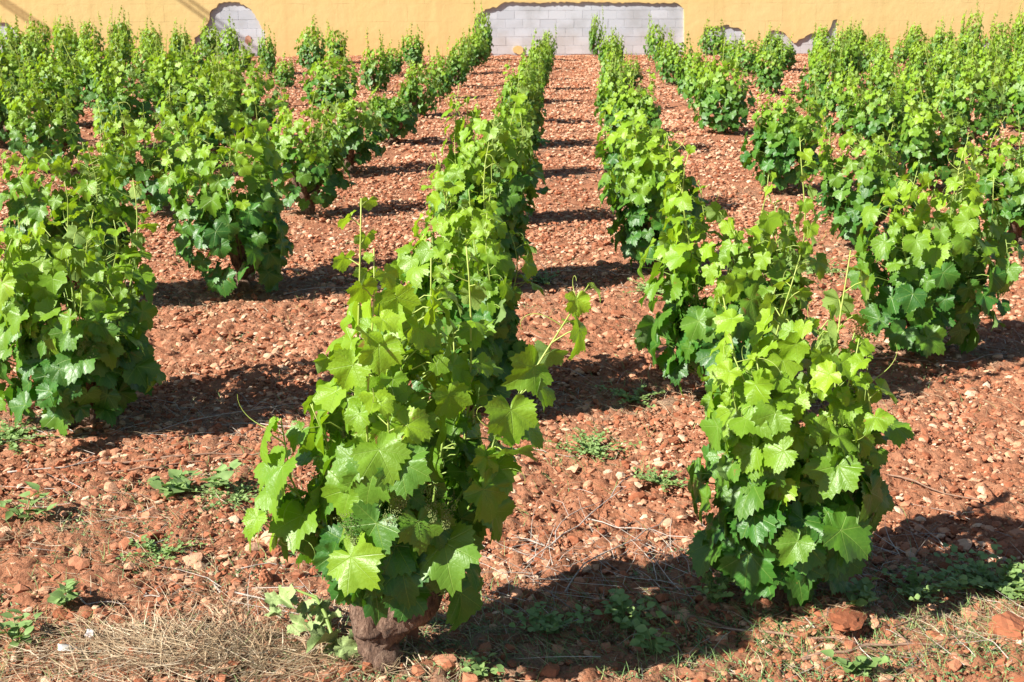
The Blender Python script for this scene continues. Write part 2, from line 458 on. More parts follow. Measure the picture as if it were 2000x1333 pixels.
M_FLOWER = simple("vine_blossom", (0.17, 0.215, 0.065), 0.7, 0.35, 60)
M_PAPER = simple("white_scrap", (0.72, 0.68, 0.62), 0.7, 0.08, 8)
M_WILT = simple("wilted_leaf", (0.26, 0.34, 0.13), 0.6, 0.3, 14)
M_SPURGE = simple("spurge_bract", (0.42, 0.47, 0.05), 0.6, 0.2, 40)
M_CABLE = simple("cable_rubber", (0.03, 0.03, 0.03), 0.6, 0.1, 10)

# ------------------------------------------------------------------ the ground
def graded(lo, hi, pts):
    """coordinates from lo to hi with the step given by interpolation of pts [(x, step)]"""
    xs = [lo]; px, ps = zip(*pts)
    while xs[-1] < hi:
        xs.append(xs[-1] + float(np.interp(xs[-1], px, ps)))
    return np.array(xs)

gx = graded(-140, 140, [(-140, 30), (-30, 3), (-14, 0.12), (-4.5, 0.045), (-2.4, 0.014), (2.2, 0.014), (4.5, 0.045), (13, 0.12), (30, 3), (140, 30)])
gy = graded(-90, 160, [(-90, 30), (-6, 2), (1.5, 0.2), (2.9, 0.014), (6.5, 0.016), (10, 0.03), (18, 0.07), (31, 0.12), (36, 1.0), (60, 8), (160, 40)])
GX, GY = np.meshgrid(gx, gy)
Z = gh0(GX, GY)
near = np.clip((13 - GY) / 6, 0, 1) * np.clip((GY - 1.5) / 1.0, 0, 1)
wx = GX + 0.03 * vnoise(GX * 14, GY * 14, 71); wy = GY + 0.03 * vnoise(GX * 14, GY * 14, 72)
c1 = np.abs(fbm(wx * 11, wy * 11, 21, 3)) + .5 * np.abs(fbm(wx * 24, wy * 24, 27, 2)) - .08
c2 = vnoise(wx * 34, wy * 34, 33)
Z = Z + near * (0.072 * (0.35 - c1) + 0.020 * c2) + (1 - near) * np.clip((36 - GY) / 6, 0, 1) * np.clip((GY - 1) / 1, 0, 1) * 0.03 * vnoise(GX * 5, GY * 5, 5)
far = np.clip((np.hypot(GX, GY - 15) - 30) / 30, 0, 1)
Z = Z * (1 - far)
LIT = np.zeros_like(GX)
for v in VINES.values():
    for (mx, my, mh, mr) in v:
        a_, b_ = np.searchsorted(gy, [my - 1.0, my + 1.0]); c_, d_ = np.searchsorted(gx, [mx - 1.6, mx + 2.0])
        LIT[a_:b_, c_:d_] += np.exp(-((GX[a_:b_, c_:d_] - mx - .2) / .62) ** 2 - ((GY[a_:b_, c_:d_] - my - .08) / .24) ** 2)
LIT = np.clip(LIT * 1.3, 0, 1)
nyv, nxv = GX.shape
idx = np.arange(nyv * nxv).reshape(nyv, nxv)
F = np.stack([idx[:-1, :-1].ravel(), idx[:-1, 1:].ravel(), idx[1:, 1:].ravel(), idx[1:, :-1].ravel()], 1)
ground = obj("ground", mesh_np("ground", np.stack([GX.ravel(), GY.ravel(), Z.ravel()], 1), F, [M_SOIL], attr={"litter": LIT.ravel()}))
tag(ground, "red stony vineyard soil", kind="structure")

# ------------------------------------------------------------------ stones
def rock_mesh(name, sub, seed, flat, mat, rough=0.22):
    rs = np.random.RandomState(seed)
    bm = bmesh.new()
    bmesh.ops.create_icosphere(bm, subdivisions=sub, radius=1.0)
    dirs = rs.normal(size=(9, 3)); dirs /= np.linalg.norm(dirs, axis=1)[:, None]
    offs = rs.uniform(0.55, 0.95, 9)
    for v in bm.verts:
        c = np.array(v.co)
        for d, o in zip(dirs, offs):        # facets cut by planes
            k = c.dot(d)
            if k > o: c = c - d * (k - o) * 0.85
        c = c * (1 + rs.uniform(-rough, rough) * 0.35)
        c[2] *= flat
        v.co = c
    me = bpy.data.meshes.new(name)
    bm.to_mesh(me); bm.free()
    me.materials.append(mat)
    return me

rocks_pale = [rock_mesh("pale_stone", 2, 100 + i, 0.42 + 0.05 * i, M_PALE) for i in range(5)]
rocks_clod = [rock_mesh("soil_clod", 2, 200 + i, 0.75, M_CLOD, 0.5) for i in range(5)]
small_pale = [rock_mesh("pale_pebble", 1, 300 + i, 0.5, M_PALE) for i in range(4)]
small_clod = [rock_mesh("soil_crumb", 1, 400 + i, 0.8, M_CLOD, 0.5) for i in range(4)]

lib = bpy.data.collections.new("gravel_shapes")
for me in small_pale + small_clod:
    lib.objects.link(bpy.data.objects.new(me.name, me))

def scatter(name, pts, scales, picks, seed, label):
    rs = np.random.RandomState(seed)
    n = len(pts)
    me = bpy.data.meshes.new(name)
    me.vertices.add(n)
    me.vertices.foreach_set("co", np.asarray(pts, dtype=np.float32).ravel())
    a = me.attributes.new("sc", 'FLOAT_VECTOR', 'POINT'); a.data.foreach_set("vector", np.asarray(scales, dtype=np.float32).ravel())
    a = me.attributes.new("rt", 'FLOAT_VECTOR', 'POINT')
    rot = np.stack([rs.uniform(-0.5, 0.5, n), rs.uniform(-0.5, 0.5, n), rs.uniform(0, 6.28, n)], 1)
    a.data.foreach_set("vector", rot.astype(np.float32).ravel())
    a = me.attributes.new("pk", 'INT', 'POINT'); a.data.foreach_set("value", np.asarray(picks, dtype=np.int32))
    o = obj(name, me)
    ng = bpy.data.node_groups.new(name, 'GeometryNodeTree')
    ng.interface.new_socket("Geometry", in_out='INPUT', socket_type='NodeSocketGeometry')
    ng.interface.new_socket("Geometry", in_out='OUTPUT', socket_type='NodeSocketGeometry')
    N, L = ng.nodes, ng.links
    gi, go = N.new('NodeGroupInput'), N.new('NodeGroupOutput')
    ci = N.new('GeometryNodeCollectionInfo'); ci.inputs[0].default_value = lib
    ci.inputs["Separate Children"].default_value = True; ci.inputs["Reset Children"].default_value = True
    m2p = N.new('GeometryNodeMeshToPoints')
    iop = N.new('GeometryNodeInstanceOnPoints'); iop.inputs["Pick Instance"].default_value = True
    def na(nm, typ):
        q = N.new('GeometryNodeInputNamedAttribute'); q.data_type = typ; q.inputs[0].default_value = nm
        return q.outputs["Attribute"]
    L.new(gi.outputs[0], m2p.inputs[0]); L.new(m2p.outputs[0], iop.inputs["Points"])
    L.new(ci.outputs[0], iop.inputs["Instance"])
    L.new(na("pk", 'INT'), iop.inputs["Instance Index"])
    L.new(na("rt", 'FLOAT_VECTOR'), iop.inputs["Rotation"])
    L.new(na("sc", 'FLOAT_VECTOR'), iop.inputs["Scale"])
    L.new(iop.outputs[0], go.inputs[0])
    o.modifiers.new("scatter", 'NODES').node_group = ng
    tag(o, label, kind="stuff")
    return o

rs = np.random.RandomState(11)
def wedge(n, y0, y1, power=1.0, margin=0.6):
    y = y0 + (y1 - y0) * rs.uniform(0, 1, n) ** power
    half = 0.42 * y + margin
    x = rs.uniform(-1, 1, n) * half - 0.038 * y
    keep = (y < 30.6 + 0.08 * x)
    return x[keep], y[keep]
SP, SS, SK = [], [], []
for n, y0, y1, s0, s1, pal in ((70000, 2.9, 6.5, 0.003, 0.011, 0.35), (13000, 2.9, 6.5, 0.010, 0.028, 0.48), (40000, 6.5, 14, 0.010, 0.028, 0.62), (90000, 14, 31.3, 0.016, 0.034, 0.72), (20000, 6.5, 12, 0.006, 0.012, 0.6)):
    x, y = wedge(n, y0, y1, 0.8)
    # clumped density
    d = fbm(x * 1.6, y * 1.6, 55, 3) + 0.5
    keep = rs.uniform(0, 1, len(x)) < np.maximum(.28, np.where(y < 7, -0.25, 0.1) + 1.6 * d)
    x, y = x[keep], y[keep]
    s = s0 + (s1 - s0) * rs.uniform(0, 1, len(x)) ** 2.2
    z = gh0(x, y) + 0.014 + s * 0.12
    SP.append(np.stack([x, y, z], 1))
    SS.append(np.stack([s * rs.uniform(0.8, 1.5, len(x)), s * rs.uniform(0.8, 1.2, len(x)), s * rs.uniform(0.7, 1.1, len(x))], 1))
    isp = rs.uniform(0, 1, len(x)) < pal
    SK.append(np.where(isp, rs.randint(0, 4, len(x)), rs.randint(4, 8, len(x))))
# names in the collection sort alphabetically: pale_pebble* come before soil_crumb*
scatter("gravel", np.concatenate(SP), np.concatenate(SS), np.concatenate(SK), 5, "loose pebbles and red crumbs strewn over the soil")

# the larger stones and clods one can pick out on the ground
big = []
x, y = wedge(330, 3.3, 8.2, 1.0, 0.2)
for i in range(270):
    s = 0.018 + 0.021 * random.Random(i).random() ** 2
    big.append((x[i], y[i], s, i % 5 if i % 3 else 5 + i % 5))
for (bx, by, s, k) in big:
    o = obj("stone" if k < 5 else "clod", (rocks_pale + rocks_clod)[k], ground)
    o.location = (bx, by, gz(bx, by) + s * 0.25 + 0.008)
    o.rotation_euler = (rs.uniform(-.4, .4), rs.uniform(-.4, .4), rs.uniform(0, 6.28))
    o.scale = (s * rs.uniform(.9, 1.5), s * rs.uniform(.8, 1.1), s * rs.uniform(.8, 1.1))

# ------------------------------------------------------------------ the wall
WO = Vector((0, 30.9, 0)); WU = Vector((1, 0.08, 0)).normalized(); WN = Vector((WU.y, -WU.x, 0))
wall = empty("rendered_wall", WO, math.atan2(WU.y, WU.x))
tag(wall, "long ochre rendered wall with broken plaster showing grey blocks", "wall")
def boxmesh(name, x0, x1, y0, y1, z0, z1, mat, bev=0.0):
    bm = bmesh.new()
    bmesh.ops.create_cube(bm, size=1)
    for v in bm.verts:
        v.co = ((x0 + x1) / 2 + v.co.x * (x1 - x0), (y0 + y1) / 2 + v.co.y * (y1 - y0), (z0 + z1) / 2 + v.co.z * (z1 - z0))
    if bev: bmesh.ops.bevel(bm, geom=bm.edges, offset=bev, segments=1, affect='EDGES')
    me = bpy.data.meshes.new(name); bm.to_mesh(me); bm.free(); me.materials.append(mat)
    return me
obj("mortar_core", boxmesh("mortar_core", -24, 24, 0.012, 0.2, -0.4, 2.9, M_MORTAR), wall)
obj("coping", boxmesh("coping", -24.1, 24.1, -0.09, 0.25, 2.9, 2.97, M_MORTAR, 0.008), wall)
HOLES = [
 [(-13.79,-.3),(-13.68,.75),(-12.98,.77),(-12.82,.76),(-12.76,.68),(-12.66,.59),(-12.6,.49),(-12.56,.36),(-12.6,-.3)],
 [(-8.63,-.3),(-8.57,.41),(-8.43,.5),(-8.33,.62),(-8.22,.77),(-8.18,.91),(-8.17,.98),(-8.07,1.07),(-7.95,1.19),(-7.83,1.22),(-7.68,1.22),(-7.54,1.21),(-7.39,1.16),(-7.27,1.08),(-7.19,.98),(-7.12,.86),(-7.02,.68),(-6.95,.58),(-6.92,.4),(-6.92,-.3)],
 [(-2.03,-.3),(-2.05,.57),(-2.07,.74),(-2.06,.82),(-2.01,.93),(-1.89,1.),(-1.72,1.06),(-1.63,1.1),(-1.56,1.08),(-1.45,1.16),(-1.34,1.21),(-1.01,1.19),(-.48,1.19),(.18,1.2),(.81,1.2),(1.03,1.21),(1.2,1.18),(1.6,1.19),(2.03,1.18),(2.5,1.17),(2.6,1.2),(2.71,1.16),(2.84,1.05),(2.87,.45),(2.89,-.3)],
 [(3.35,-.3),(3.31,.44),(3.36,.63),(3.47,.62),(3.63,.61),(3.75,.66),(3.87,.69),(4.01,.62),(4.14,.62),(4.23,.56),(4.3,.46),(4.33,.32),(4.36,-.3)],
 [(4.79,-.3),(4.81,.43),(4.92,.54),(5.02,.55),(5.15,.54),(5.26,.49),(5.34,.4),(5.49,.26),(5.66,.36),(5.76,.42),(5.88,.48),(6.01,.5),(6.11,.47),(6.17,.49),(6.28,.47),(6.3,.55),(6.35,.63),(6.38,.77),(6.4,.79),(6.49,.81),(6.51,.37),(6.51,-.3)],
 [(9.46,-.3),(9.39,.26),(9.47,.32),(9.59,.26),(9.87,.23),(10.07,.33),(10.24,.26),(10.42,.2),(10.53,.09),(10.61,-.3)],
]
rr = random.Random(4)
outline = [(-24, -0.3)]
for h in HOLES:
    prev = None
    for k, p in enumerate(h):
        if prev is not None:        # broken edge: jitter between the corners
            d = math.dist(prev, p); n = max(1, int(d / 0.045))
            straight = abs(p[0] - prev[0]) < 0.05 and p[0] > 2.8
            for j in range(1, n):
                f = j / n
                a = 0.004 if straight else 0.019
                outline.append((prev[0] + (p[0] - prev[0]) * f + rr.uniform(-a, a), prev[1] + (p[1] - prev[1]) * f + rr.uniform(-a, a)))
        outline.append(p); prev = p
outline += [(24, -0.3), (24, 2.9), (-24, 2.9)]
n = len(outline)
TH = 0.05
tris = tessellate_polygon([[Vector((a, b, 0)) for a, b in outline]])
V = [(a, -TH, b) for a, b in outline] + [(a, 0.011, b) for a, b in outline]
Fc = []
for t3 in tris:
    a, b, c = [Vector(V[i]) for i in t3]
    nr = (b - a).cross(c - a)
    Fc.append(tuple(t3) if nr.y < 0 else tuple(reversed(t3)))
for i in range(n):
    j = (i + 1) % n
    Fc.append((i, n + i, n + j, j))
pl = mesh_np("plaster_coat", V, Fc, [M_PLASTER], smooth=False)
bm = bmesh.new(); bm.from_mesh(pl); bmesh.ops.recalc_face_normals(bm, faces=[f for f in bm.faces if len(f.verts) == 4]); bm.to_mesh(pl); bm.free()
obj("plaster_coat", pl, wall)
# leftover plaster islands on the blocks
def blob(name, cx, cz, rx, rz, mat, th=0.03, seed=1, par=None):
    q = random.Random(seed); m = 18
    ring = [(cx + rx * math.cos(k / m * 6.283) * q.uniform(.8, 1.12), cz + rz * math.sin(k / m * 6.283) * q.uniform(.8, 1.12)) for k in range(m)]
    vv = [(a, -th, b) for a, b in ring] + [(a, 0.0, b) for a, b in ring]
    ff = [tuple(range(m))] + [(k, m + k, m + (k + 1) % m, (k + 1) % m) for k in range(m)]
    return obj(name, mesh_np(name, vv, ff, [mat], smooth=False), par)
blob("plaster_patch", -1.04, 0.12, 0.13, 0.1, M_PLASTER, 0.035, 3, wall)
M_BROWN = simple("exposed_brown", (0.42, 0.22, 0.15), 0.95, 0.3, 15)
blob("plaster_patch", -7.34, 0.36, 0.075, 0.11, M_BROWN, 0.012, 5, wall)
blob("plaster_patch", -1.82, 0.04, 0.16, 0.05, M_BROWN, 0.012, 6, wall)
# the blocks, each of its own
bl = [boxmesh("concrete_block", -0.1982, 0.1982, 0.006 - 0.0014 * k, 0.02, -0.0983, 0.0983, M_BLOCK, 0.003) for k in range(4)]
def inside(px, pz, poly):
    c = False; j = len(poly) - 1
    for i in range(len(poly)):
        xi, zi = poly[i]; xj, zj = poly[j]
        if (zi > pz) != (zj > pz) and px < (xj - xi) * (pz - zi) / (zj - zi) + xi: c = not c
        j = i
    return c
for h in HOLES:
    x0 = min(p[0] for p in h); x1 = max(p[0] for p in h)
    for row in range(0, 7):
        zc = 0.115 + 0.2 * (row - 0)
        off = (row % 2) * 0.2 + 0.07
        k0 = math.floor((x0 - off) / 0.4) - 1
        for k in range(k0, k0 + int((x1 - x0) / 0.4) + 4):
            xc = off + 0.4 * k + 0.2
            near_hit = any(inside(xc + dx, zc + dz, h) for dx in (-.19, -.1, 0, .1, .19) for dz in (-.09, 0, .09))
            if near_hit:
                o = obj("concrete_block", bl[rr.randrange(4)], wall, (xc + rr.uniform(-.002, .002), 0, zc + rr.uniform(-.001, .001)))

# overhead cables; out of the frame, they throw the diagonal shadows on the wall
def tube_mesh(name, pts, rad, mat, sides=6):
    V, F = [], []
    add_tube(V, F, pts, [rad] * len(pts) if not isinstance(rad, (list, tuple)) else rad, sides)
    return mesh_np(name, V, F, [mat])

def add_tube(V, F, pts, rad, sides=5, cap=True):
    pts = [Vector(p) for p in pts]
    n = len(pts)
    base = len(V)
    up = Vector((0.31, 0.17, 0.93))
    prev_x = None
    for i, p in enumerate(pts):
        t = (pts[min(i + 1, n - 1)] - pts[max(i - 1, 0)])
        if t.length < 1e-9: t = Vector((0, 0, 1))
        t.normalize()
        if prev_x is None:
            xa = t.cross(up)
            if xa.length < 0.05: xa = t.cross(Vector((1, 0, 0)))
        else:
            xa = prev_x - t * prev_x.dot(t)
        xa.normalize(); prev_x = xa
        ya = t.cross(xa)
        for k in range(sides):
            a = 6.2832 * k / sides
            V.append(tuple(p + (xa * math.cos(a) + ya * math.sin(a)) * rad[i]))
    for i in range(n - 1):
        for k in range(sides):
            a = base + i * sides + k; b = base + i * sides + (k + 1) % sides
            F.append((a, b, b + sides, a + sides))
    if cap:
        F.append(tuple(base + (n - 1) * sides + k for k in range(sides)))
        F.append(tuple(base + k for k in reversed(range(sides))))

def wallpt(u, z): return WO + WU * u + Vector((0, 0, z))
for k, (a, b, lab) in enumerate((((-12.93, 1.22), (-11.95, 0.50), "outer overhead cable whose shadow crosses the ochre wall beside the corner patch"), ((-12.70, 1.18), (-11.75, 0.50), "inner overhead cable whose shadow crosses the ochre wall beside the corner patch"),
                          ((-8.86, 1.27), (-7.06, -0.10), "lower overhead cable whose shadow crosses the arched grey patch"), ((-8.63, 1.27), (-6.85, -0.08), "upper overhead cable whose shadow crosses the arched grey patch"))):
    pa, pb = wallpt(*a), wallpt(*b)
    pts = []
    for i in range(13):
        f = -1.6 + 2.9 * i / 12
        q = pa.lerp(pb, f)
        tt = 13.0 + max(0, -f) * 0.6
        pts.append(q - SUND * tt)
    tag(obj("overhead_cable", tube_mesh("overhead_cable", pts, 0.034, M_CABLE)), lab, "cable", "overhead cables in front of the wall")

# ------------------------------------------------------------------ grape leaves
CTRL = [(0, 1.0), (10, .93), (22, .80), (30, .735), (40, .80), (52, .90), (62, .82), (74, .66), (84, .65), (98, .73), (110, .70), (124, .58), (140, .55), (152, .50), (163, .38), (172, .20), (180, .07)]
def leaf_radius(th):
    a = abs(math.degrees(th))
    return float(np.interp(a, [c[0] for c in CTRL], [c[1] for c in CTRL]))

def leaf_shape(seed, n_out, rings, teeth=True):
    q = random.Random(seed)
    lob = q.uniform(-0.12, 0.12)
    kf = q.uniform(-0.15, 0.40); kd = q.uniform(0.05, 0.45); kc = q.uniform(0.04, 0.12); ph = q.uniform(0, 6.28)
    asym = q.uniform(-0.08, 0.08); curl = q.uniform(0.0, 0.35)
    V = [(0, 0, 0)]; UV = [(0, 0)]
    ths = [-math.pi + 2 * math.pi * (i + 0.5) / n_out for i in range(n_out)]
    for ri in range(1, rings + 1):
        f = ri / rings
        for i, th in enumerate(ths):
            r = leaf_radius(th) * (1 + asym * math.sin(th) + lob * math.cos(5 * th) * 0.5)
            if teeth and ri == rings:
                r *= 1 + (0.055 if i % 2 else -0.045) * (1 + q.uniform(-.5, .8))
            r = r * (f if ri == rings else f * (0.97 if teeth else 1))
            x = r * math.sin(th); y = r * math.cos(th)
            z = kf * abs(x) * (0.6 + 0.4 * f) - kd * (y * y if y > 0 else 0.4 * y * y) - curl * max(0, r - 0.5) ** 2 * 1.6 + kc * f * f * math.sin(5 * th + ph) + q.uniform(-.012, .012) * f
            V.append((x, y, z)); UV.append((x, y))
    F = []
    for i in range(n_out):
        j = (i + 1) % n_out
        if i == n_out - 1: continue          # the petiole notch stays open
        F.append((0, 1 + j, 1 + i))
    for ri in range(rings - 1):
        for i in range(n_out - 1):
            a = 1 + ri * n_out + i; b = a + 1
            F.append((a, b, b + n_out, a + n_out))
    return V, F, UV

def leaf_mesh(seed, n_out, rings):
    V, F, UV = leaf_shape(seed, n_out, rings)
    me = mesh_np("leaf", V, [tuple(reversed(f)) if len(f) == 3 else tuple(reversed(f)) for f in F], [M_LEAF], uv=UV)
    # make the blade face +z
    if sum(p.normal.z for p in me.polygons) < 0:
        me.flip_normals()
    return me
LEAF_HI = [leaf_mesh(10 + i, 58, 3) for i in range(14)]
LEAF_MID = [leaf_mesh(40 + i, 34, 2) for i in range(10)]
def low_leaf(seed, n_out=13, teeth=False):
    V, F, UV = leaf_shape(seed, n_out, 1, teeth)
    V = np.array(V)
    F = [tuple(reversed(f)) for f in F]
    a, b, c = V[F[3][0]], V[F[3][1]], V[F[3][2]]
    if np.cross(b - a, c - a)[2] < 0: F = [tuple(reversed(f)) for f in F]
    return V, np.array(F), np.array(UV)
LEAF_LOW = [low_leaf(70 + i) for i in range(6)]
LEAF_REST = [low_leaf(80 + i, 32, True) for i in range(6)]

SUNB = -SUND
def shades(p, L):
    """whether a leaf at p would put the foot of the front trunk in the shade"""
    for z in (.02, .08, .13):
        for x in (-.03, .03):
            d = p - Vector((x, -.05, z)); a = d.dot(SUNB)
            if a > 0 and (d - SUNB * a).length < .035 + L * .62: return True
    return False
def grow(seed, h, r, dense=1.0, extra=(), clear=False, shift=0.0, leafk=1.0, spike=1.16, shell=120):
    """a bush vine about the origin: arms, shoots with their leaves (matrix, age, rnd)"""
    q = random.Random(seed)
    n_arm = q.choice((3, 4, 4)); tone = random.Random(seed + 7).uniform(-.12, .08) - (.06 if shift or seed == 2100 else 0)
    a0 = q.uniform(0, 6.28)
    lean = (q.uniform(-.05, .05) + shift, q.uniform(-.05, .05))
    head = Vector((q.uniform(-.03, .03), q.uniform(-.03, .03), q.uniform(.13, .18)))
    arms = []
    for k in range(n_arm):
        a = a0 + 6.283 * k / n_arm + q.uniform(-.4, .4)
        rad = q.uniform(.08, .14)
        arms.append((a, Vector((head.x + rad * math.cos(a), head.y + rad * math.sin(a), q.uniform(.22, .33)))))
    shoots = []
    Lm = 0.096 * leafk * (0.85 + 0.15 * h)
    total = int(15 * dense)
    specs = []
    for i in range(total):
        a, e = arms[i % n_arm]
        az = a + q.uniform(-.75, .75)
        reach = r * 0.92 * math.sqrt(q.uniform(.14, 1.0))
        top = h * (q.uniform(1.02, spike) if i % 7 == 0 else q.uniform(.78, 1.0) if i % 2 == 0 else q.uniform(.52, .80))
        specs.append(('up', az, e, reach, top))
    for i in range(0 if clear else int(4 * dense)):
        a, e = arms[i % n_arm]
        az = 6.283 * i / max(1, int(4 * dense)) + q.uniform(-.35, .35)
        specs.append(('skirt', az, e, r * q.uniform(.66, .95), q.uniform(.18, .44)))
    for kind, az, e, reach, top in specs:
        start = e + Vector((q.uniform(-.03, .03), q.uniform(-.03, .03), q.uniform(-.03, .02)))
        end_xy = Vector((reach * math.cos(az) + lean[0], reach * math.sin(az) + lean[1], 0))
        pts = []
        m = 9
        bx, by = q.uniform(-.06, .06), q.uniform(-.06, .06); b2, b3 = q.uniform(-.03, .03), q.uniform(0, 3)
        for j in range(m + 1):
            s = j / m
            if kind == 'up':
                k = 1 - (1 - s) ** 2.4
                z = start.z + (top - start.z) * s ** 0.95
            else:
                k = s
                z = start.z + (top - start.z) * math.sin(s * 2.2) - 0.05 * s
            x = start.x + (end_xy.x - start.x) * k + bx * math.sin(3.1 * s) + b2 * math.sin(7 * s + b3)
            y = start.y + (end_xy.y - start.y) * k + by * math.sin(3.1 * s) + b2 * math.cos(6 * s + b3)
            pts.append(Vector((x, y, z)))
        shoots.append((kind, pts))
    for pts in extra:
        shoots.append(('extra', [Vector(p) for p in pts]))
    out = []
    for kind, pts in shoots:
        segs = [(pts[i + 1] - pts[i]).length for i in range(len(pts) - 1)]
        Ltot = sum(segs)
        def at(s):
            d = s * Ltot
            for i, g in enumerate(segs):
                if d <= g or i == len(segs) - 1:
                    return pts[i].lerp(pts[i + 1], min(1, d / max(g, 1e-6))), (pts[i + 1] - pts[i]).normalized()
                d -= g
        nn = max(4, int(Ltot / (0.057 * leafk)))
        side = q.choice((-1, 1))
        leaves, pets = [], []
        for j in range(nn + 1):
            s = (j + 0.6) / (nn + 1)
            if s < 0.07: continue
            p, tdir = at(s)
            if p.z < 0.2 and q.random() < 0.3: continue
            side = -side
            if kind == 'up': g = max(0.0, (p.z - 0.28) / max(0.3, h * 0.80 - 0.28))
            elif kind == 'extra': g = 0.25 + 0.75 * s
            else: g = 0.28 * s
            g = min(1, g)
            tipf = max(0, (s - 0.86) / 0.14) if kind != 'skirt' else 0.0
            L = Lm * (1.06 - 0.46 * g ** 1.3) * q.uniform(.68, 1.24) * (1 - 0.62 * tipf)
            if q.random() < 0.12: L *= 0.6
            if kind == 'extra': L *= 1.3
            rad = Vector((p.x, p.y, 0))
            raz = math.atan2(rad.y, rad.x) if rad.length > 0.03 else q.uniform(0, 6.28)
            paz = raz + side * q.uniform(.2, 1.35) + q.uniform(-.3, .3)
            pel = L * q.uniform(.7, 1.15)
            el = q.uniform(.1, .8) if g < .7 else q.uniform(.3, 1.0)
            pd = Vector((math.cos(paz) * math.cos(el), math.sin(paz) * math.cos(el), math.sin(el)))
            mid = p + pd * pel * 0.6
            tip = p + pd * pel + Vector((0, 0, -0.12 * pel))
            ho = Vector((math.cos(paz), math.sin(paz), 0)) * 0.6 + Vector((math.cos(raz), math.sin(raz), 0)) * 0.7
            ho.normalize()
            T = q.uniform(.05, .95) if g < .8 else q.uniform(.2, 1.3)
            nrm = ho * math.cos(T) + Vector((0, 0, 1)) * math.sin(T) + SUNB * q.uniform(0.0, .5) + Vector((q.uniform(-.5, .5), q.uniform(-.5, .5), q.uniform(-.3, .3)))
            if q.random() < 0.14: nrm = nrm + Vector((q.uniform(-1, 1), q.uniform(-1, 1), q.uniform(-1, 1))) * 1.2
            nrm.normalize()
            dn = Vector((0, 0, -1)) + ho * q.uniform(.0, .8)
            m_ = dn - nrm * dn.dot(nrm)
            if m_.length < 0.1: m_ = Vector((1, 0, 0)) - nrm * nrm.x
            m_.normalize()
            m_ = Matrix.Rotation(q.gauss(0, .5), 3, nrm) @ m_
            xx = m_.cross(nrm)
            sx = L * q.uniform(.9, 1.1)
            mat = Matrix(((xx.x * sx, m_.x * L, nrm.x * L, tip.x), (xx.y * sx, m_.y * L, nrm.y * L, tip.y), (xx.z * sx, m_.z * L, nrm.z * L, tip.z), (0, 0, 0, 1)))
            age = min(1, max(0, (1.12 * g ** 1.35 - 0.04 + tone) + q.gauss(0, .14) + 0.3 * tipf))
            if q.random() < .05: age = min(1, age + .5)
            if tip.z + min(0, m_.z) * L < 0.02: continue
            if clear and tip.y < 0.16 and -.22 < tip.x < .24 and tip.z + min(0, m_.z) * L < 0.26 + max(0, -tip.x - .05) * .3: continue
            if clear and shades(tip + m_ * L * .5, L): continue
            leaves.append((mat, age, q.random()))
            pets.append((p, mid, tip, L))
        tend = []
        if kind != 'skirt':
            for j in range(q.choice((1, 2, 2)) if kind == 'up' else 3):
                s = q.uniform(.55, 1.0)
                p, tdir = at(s)
                az = q.uniform(0, 6.28)
                d = Vector((math.cos(az), math.sin(az), q.uniform(.1, .9))).normalized()
                ln = q.uniform(.07, .15); cur = q.uniform(2.5, 7.5) * q.choice((-1, 1))
                axis = d.cross(Vector((0, 0, 1))).normalized()
                tp = [p.copy()]; dd = d.copy(); pp = p.copy()
                for k in range(12):
                    dd = Matrix.Rotation(cur * (k / 12) ** 1.6 / 8, 3, axis) @ dd
                    pp = pp + dd * ln / 9
                    tp.append(pp.copy())
                tend.append(tp)
        out.append((kind, pts, leaves, pets, tend))
    # leaves of the laterals: they close the outside of the crown
    leaves, pets = [], []
    ns = int(shell * dense); ztop = q.uniform(.78, .95); asy = q.uniform(.05, .22); ph1 = q.uniform(0, 6.28); wk = q.uniform(.85, 1.05)
    for i in range(ns):
        u = (i + q.random()) / ns
        zz = .10 + (h * ztop - .10) * u ** (.85 if shift else 1)
        prof = float(np.interp(zz / h, [.08, .22, .40, .62, .78, .92], [.52, .84, 1.0, .94, .70, .38]))
        az = i * 2.39996 + q.uniform(-.35, .35)
        rr_ = r * prof * q.uniform(.74, 1.02) * wk * (1 + asy * math.sin(az + ph1 + 3 * zz) + .13 * math.sin(2 * az + seed) + .08 * math.sin(3 * az + 5 * zz + seed))
        k = min(1, zz / h)
        tip = Vector((rr_ * math.cos(az) + lean[0] * k, rr_ * math.sin(az) + lean[1] * k, zz))
        g = min(1, max(0, (zz - 0.28) / max(0.3, h * 0.80 - 0.28)))
        L = Lm * (1.04 - 0.42 * g ** 1.3) * q.uniform(.62, 1.26)
        ho = Vector((math.cos(az + q.uniform(-.7, .7)), math.sin(az + q.uniform(-.7, .7)), 0)).normalized()
        T = q.uniform(-.1, .9)
        nrm = ho * math.cos(T) + Vector((0, 0, 1)) * math.sin(T) + SUNB * q.uniform(0, .35) + Vector((q.uniform(-.35, .35), q.uniform(-.35, .35), q.uniform(-.25, .25)))
        nrm.normalize()
        dn = Vector((0, 0, -1)) + ho * q.uniform(.0, .6)
        m_ = dn - nrm * dn.dot(nrm); m_.normalize()
        m_ = Matrix.Rotation(q.gauss(0, .45), 3, nrm) @ m_
        xx = m_.cross(nrm); sx = L * q.uniform(.9, 1.1)
        if tip.z + m_.z * L < 0.03: tip.z = 0.03 - m_.z * L
        if clear and tip.y < 0.16 and -.22 < tip.x < .24 and tip.z + min(0, m_.z) * L < 0.26 + max(0, -tip.x - .05) * .3: continue
        if clear and shades(tip + m_ * L * .5, L): continue
        mat = Matrix(((xx.x * sx, m_.x * L, nrm.x * L, tip.x), (xx.y * sx, m_.y * L, nrm.y * L, tip.y), (xx.z * sx, m_.z * L, nrm.z * L, tip.z), (0, 0, 0, 1)))
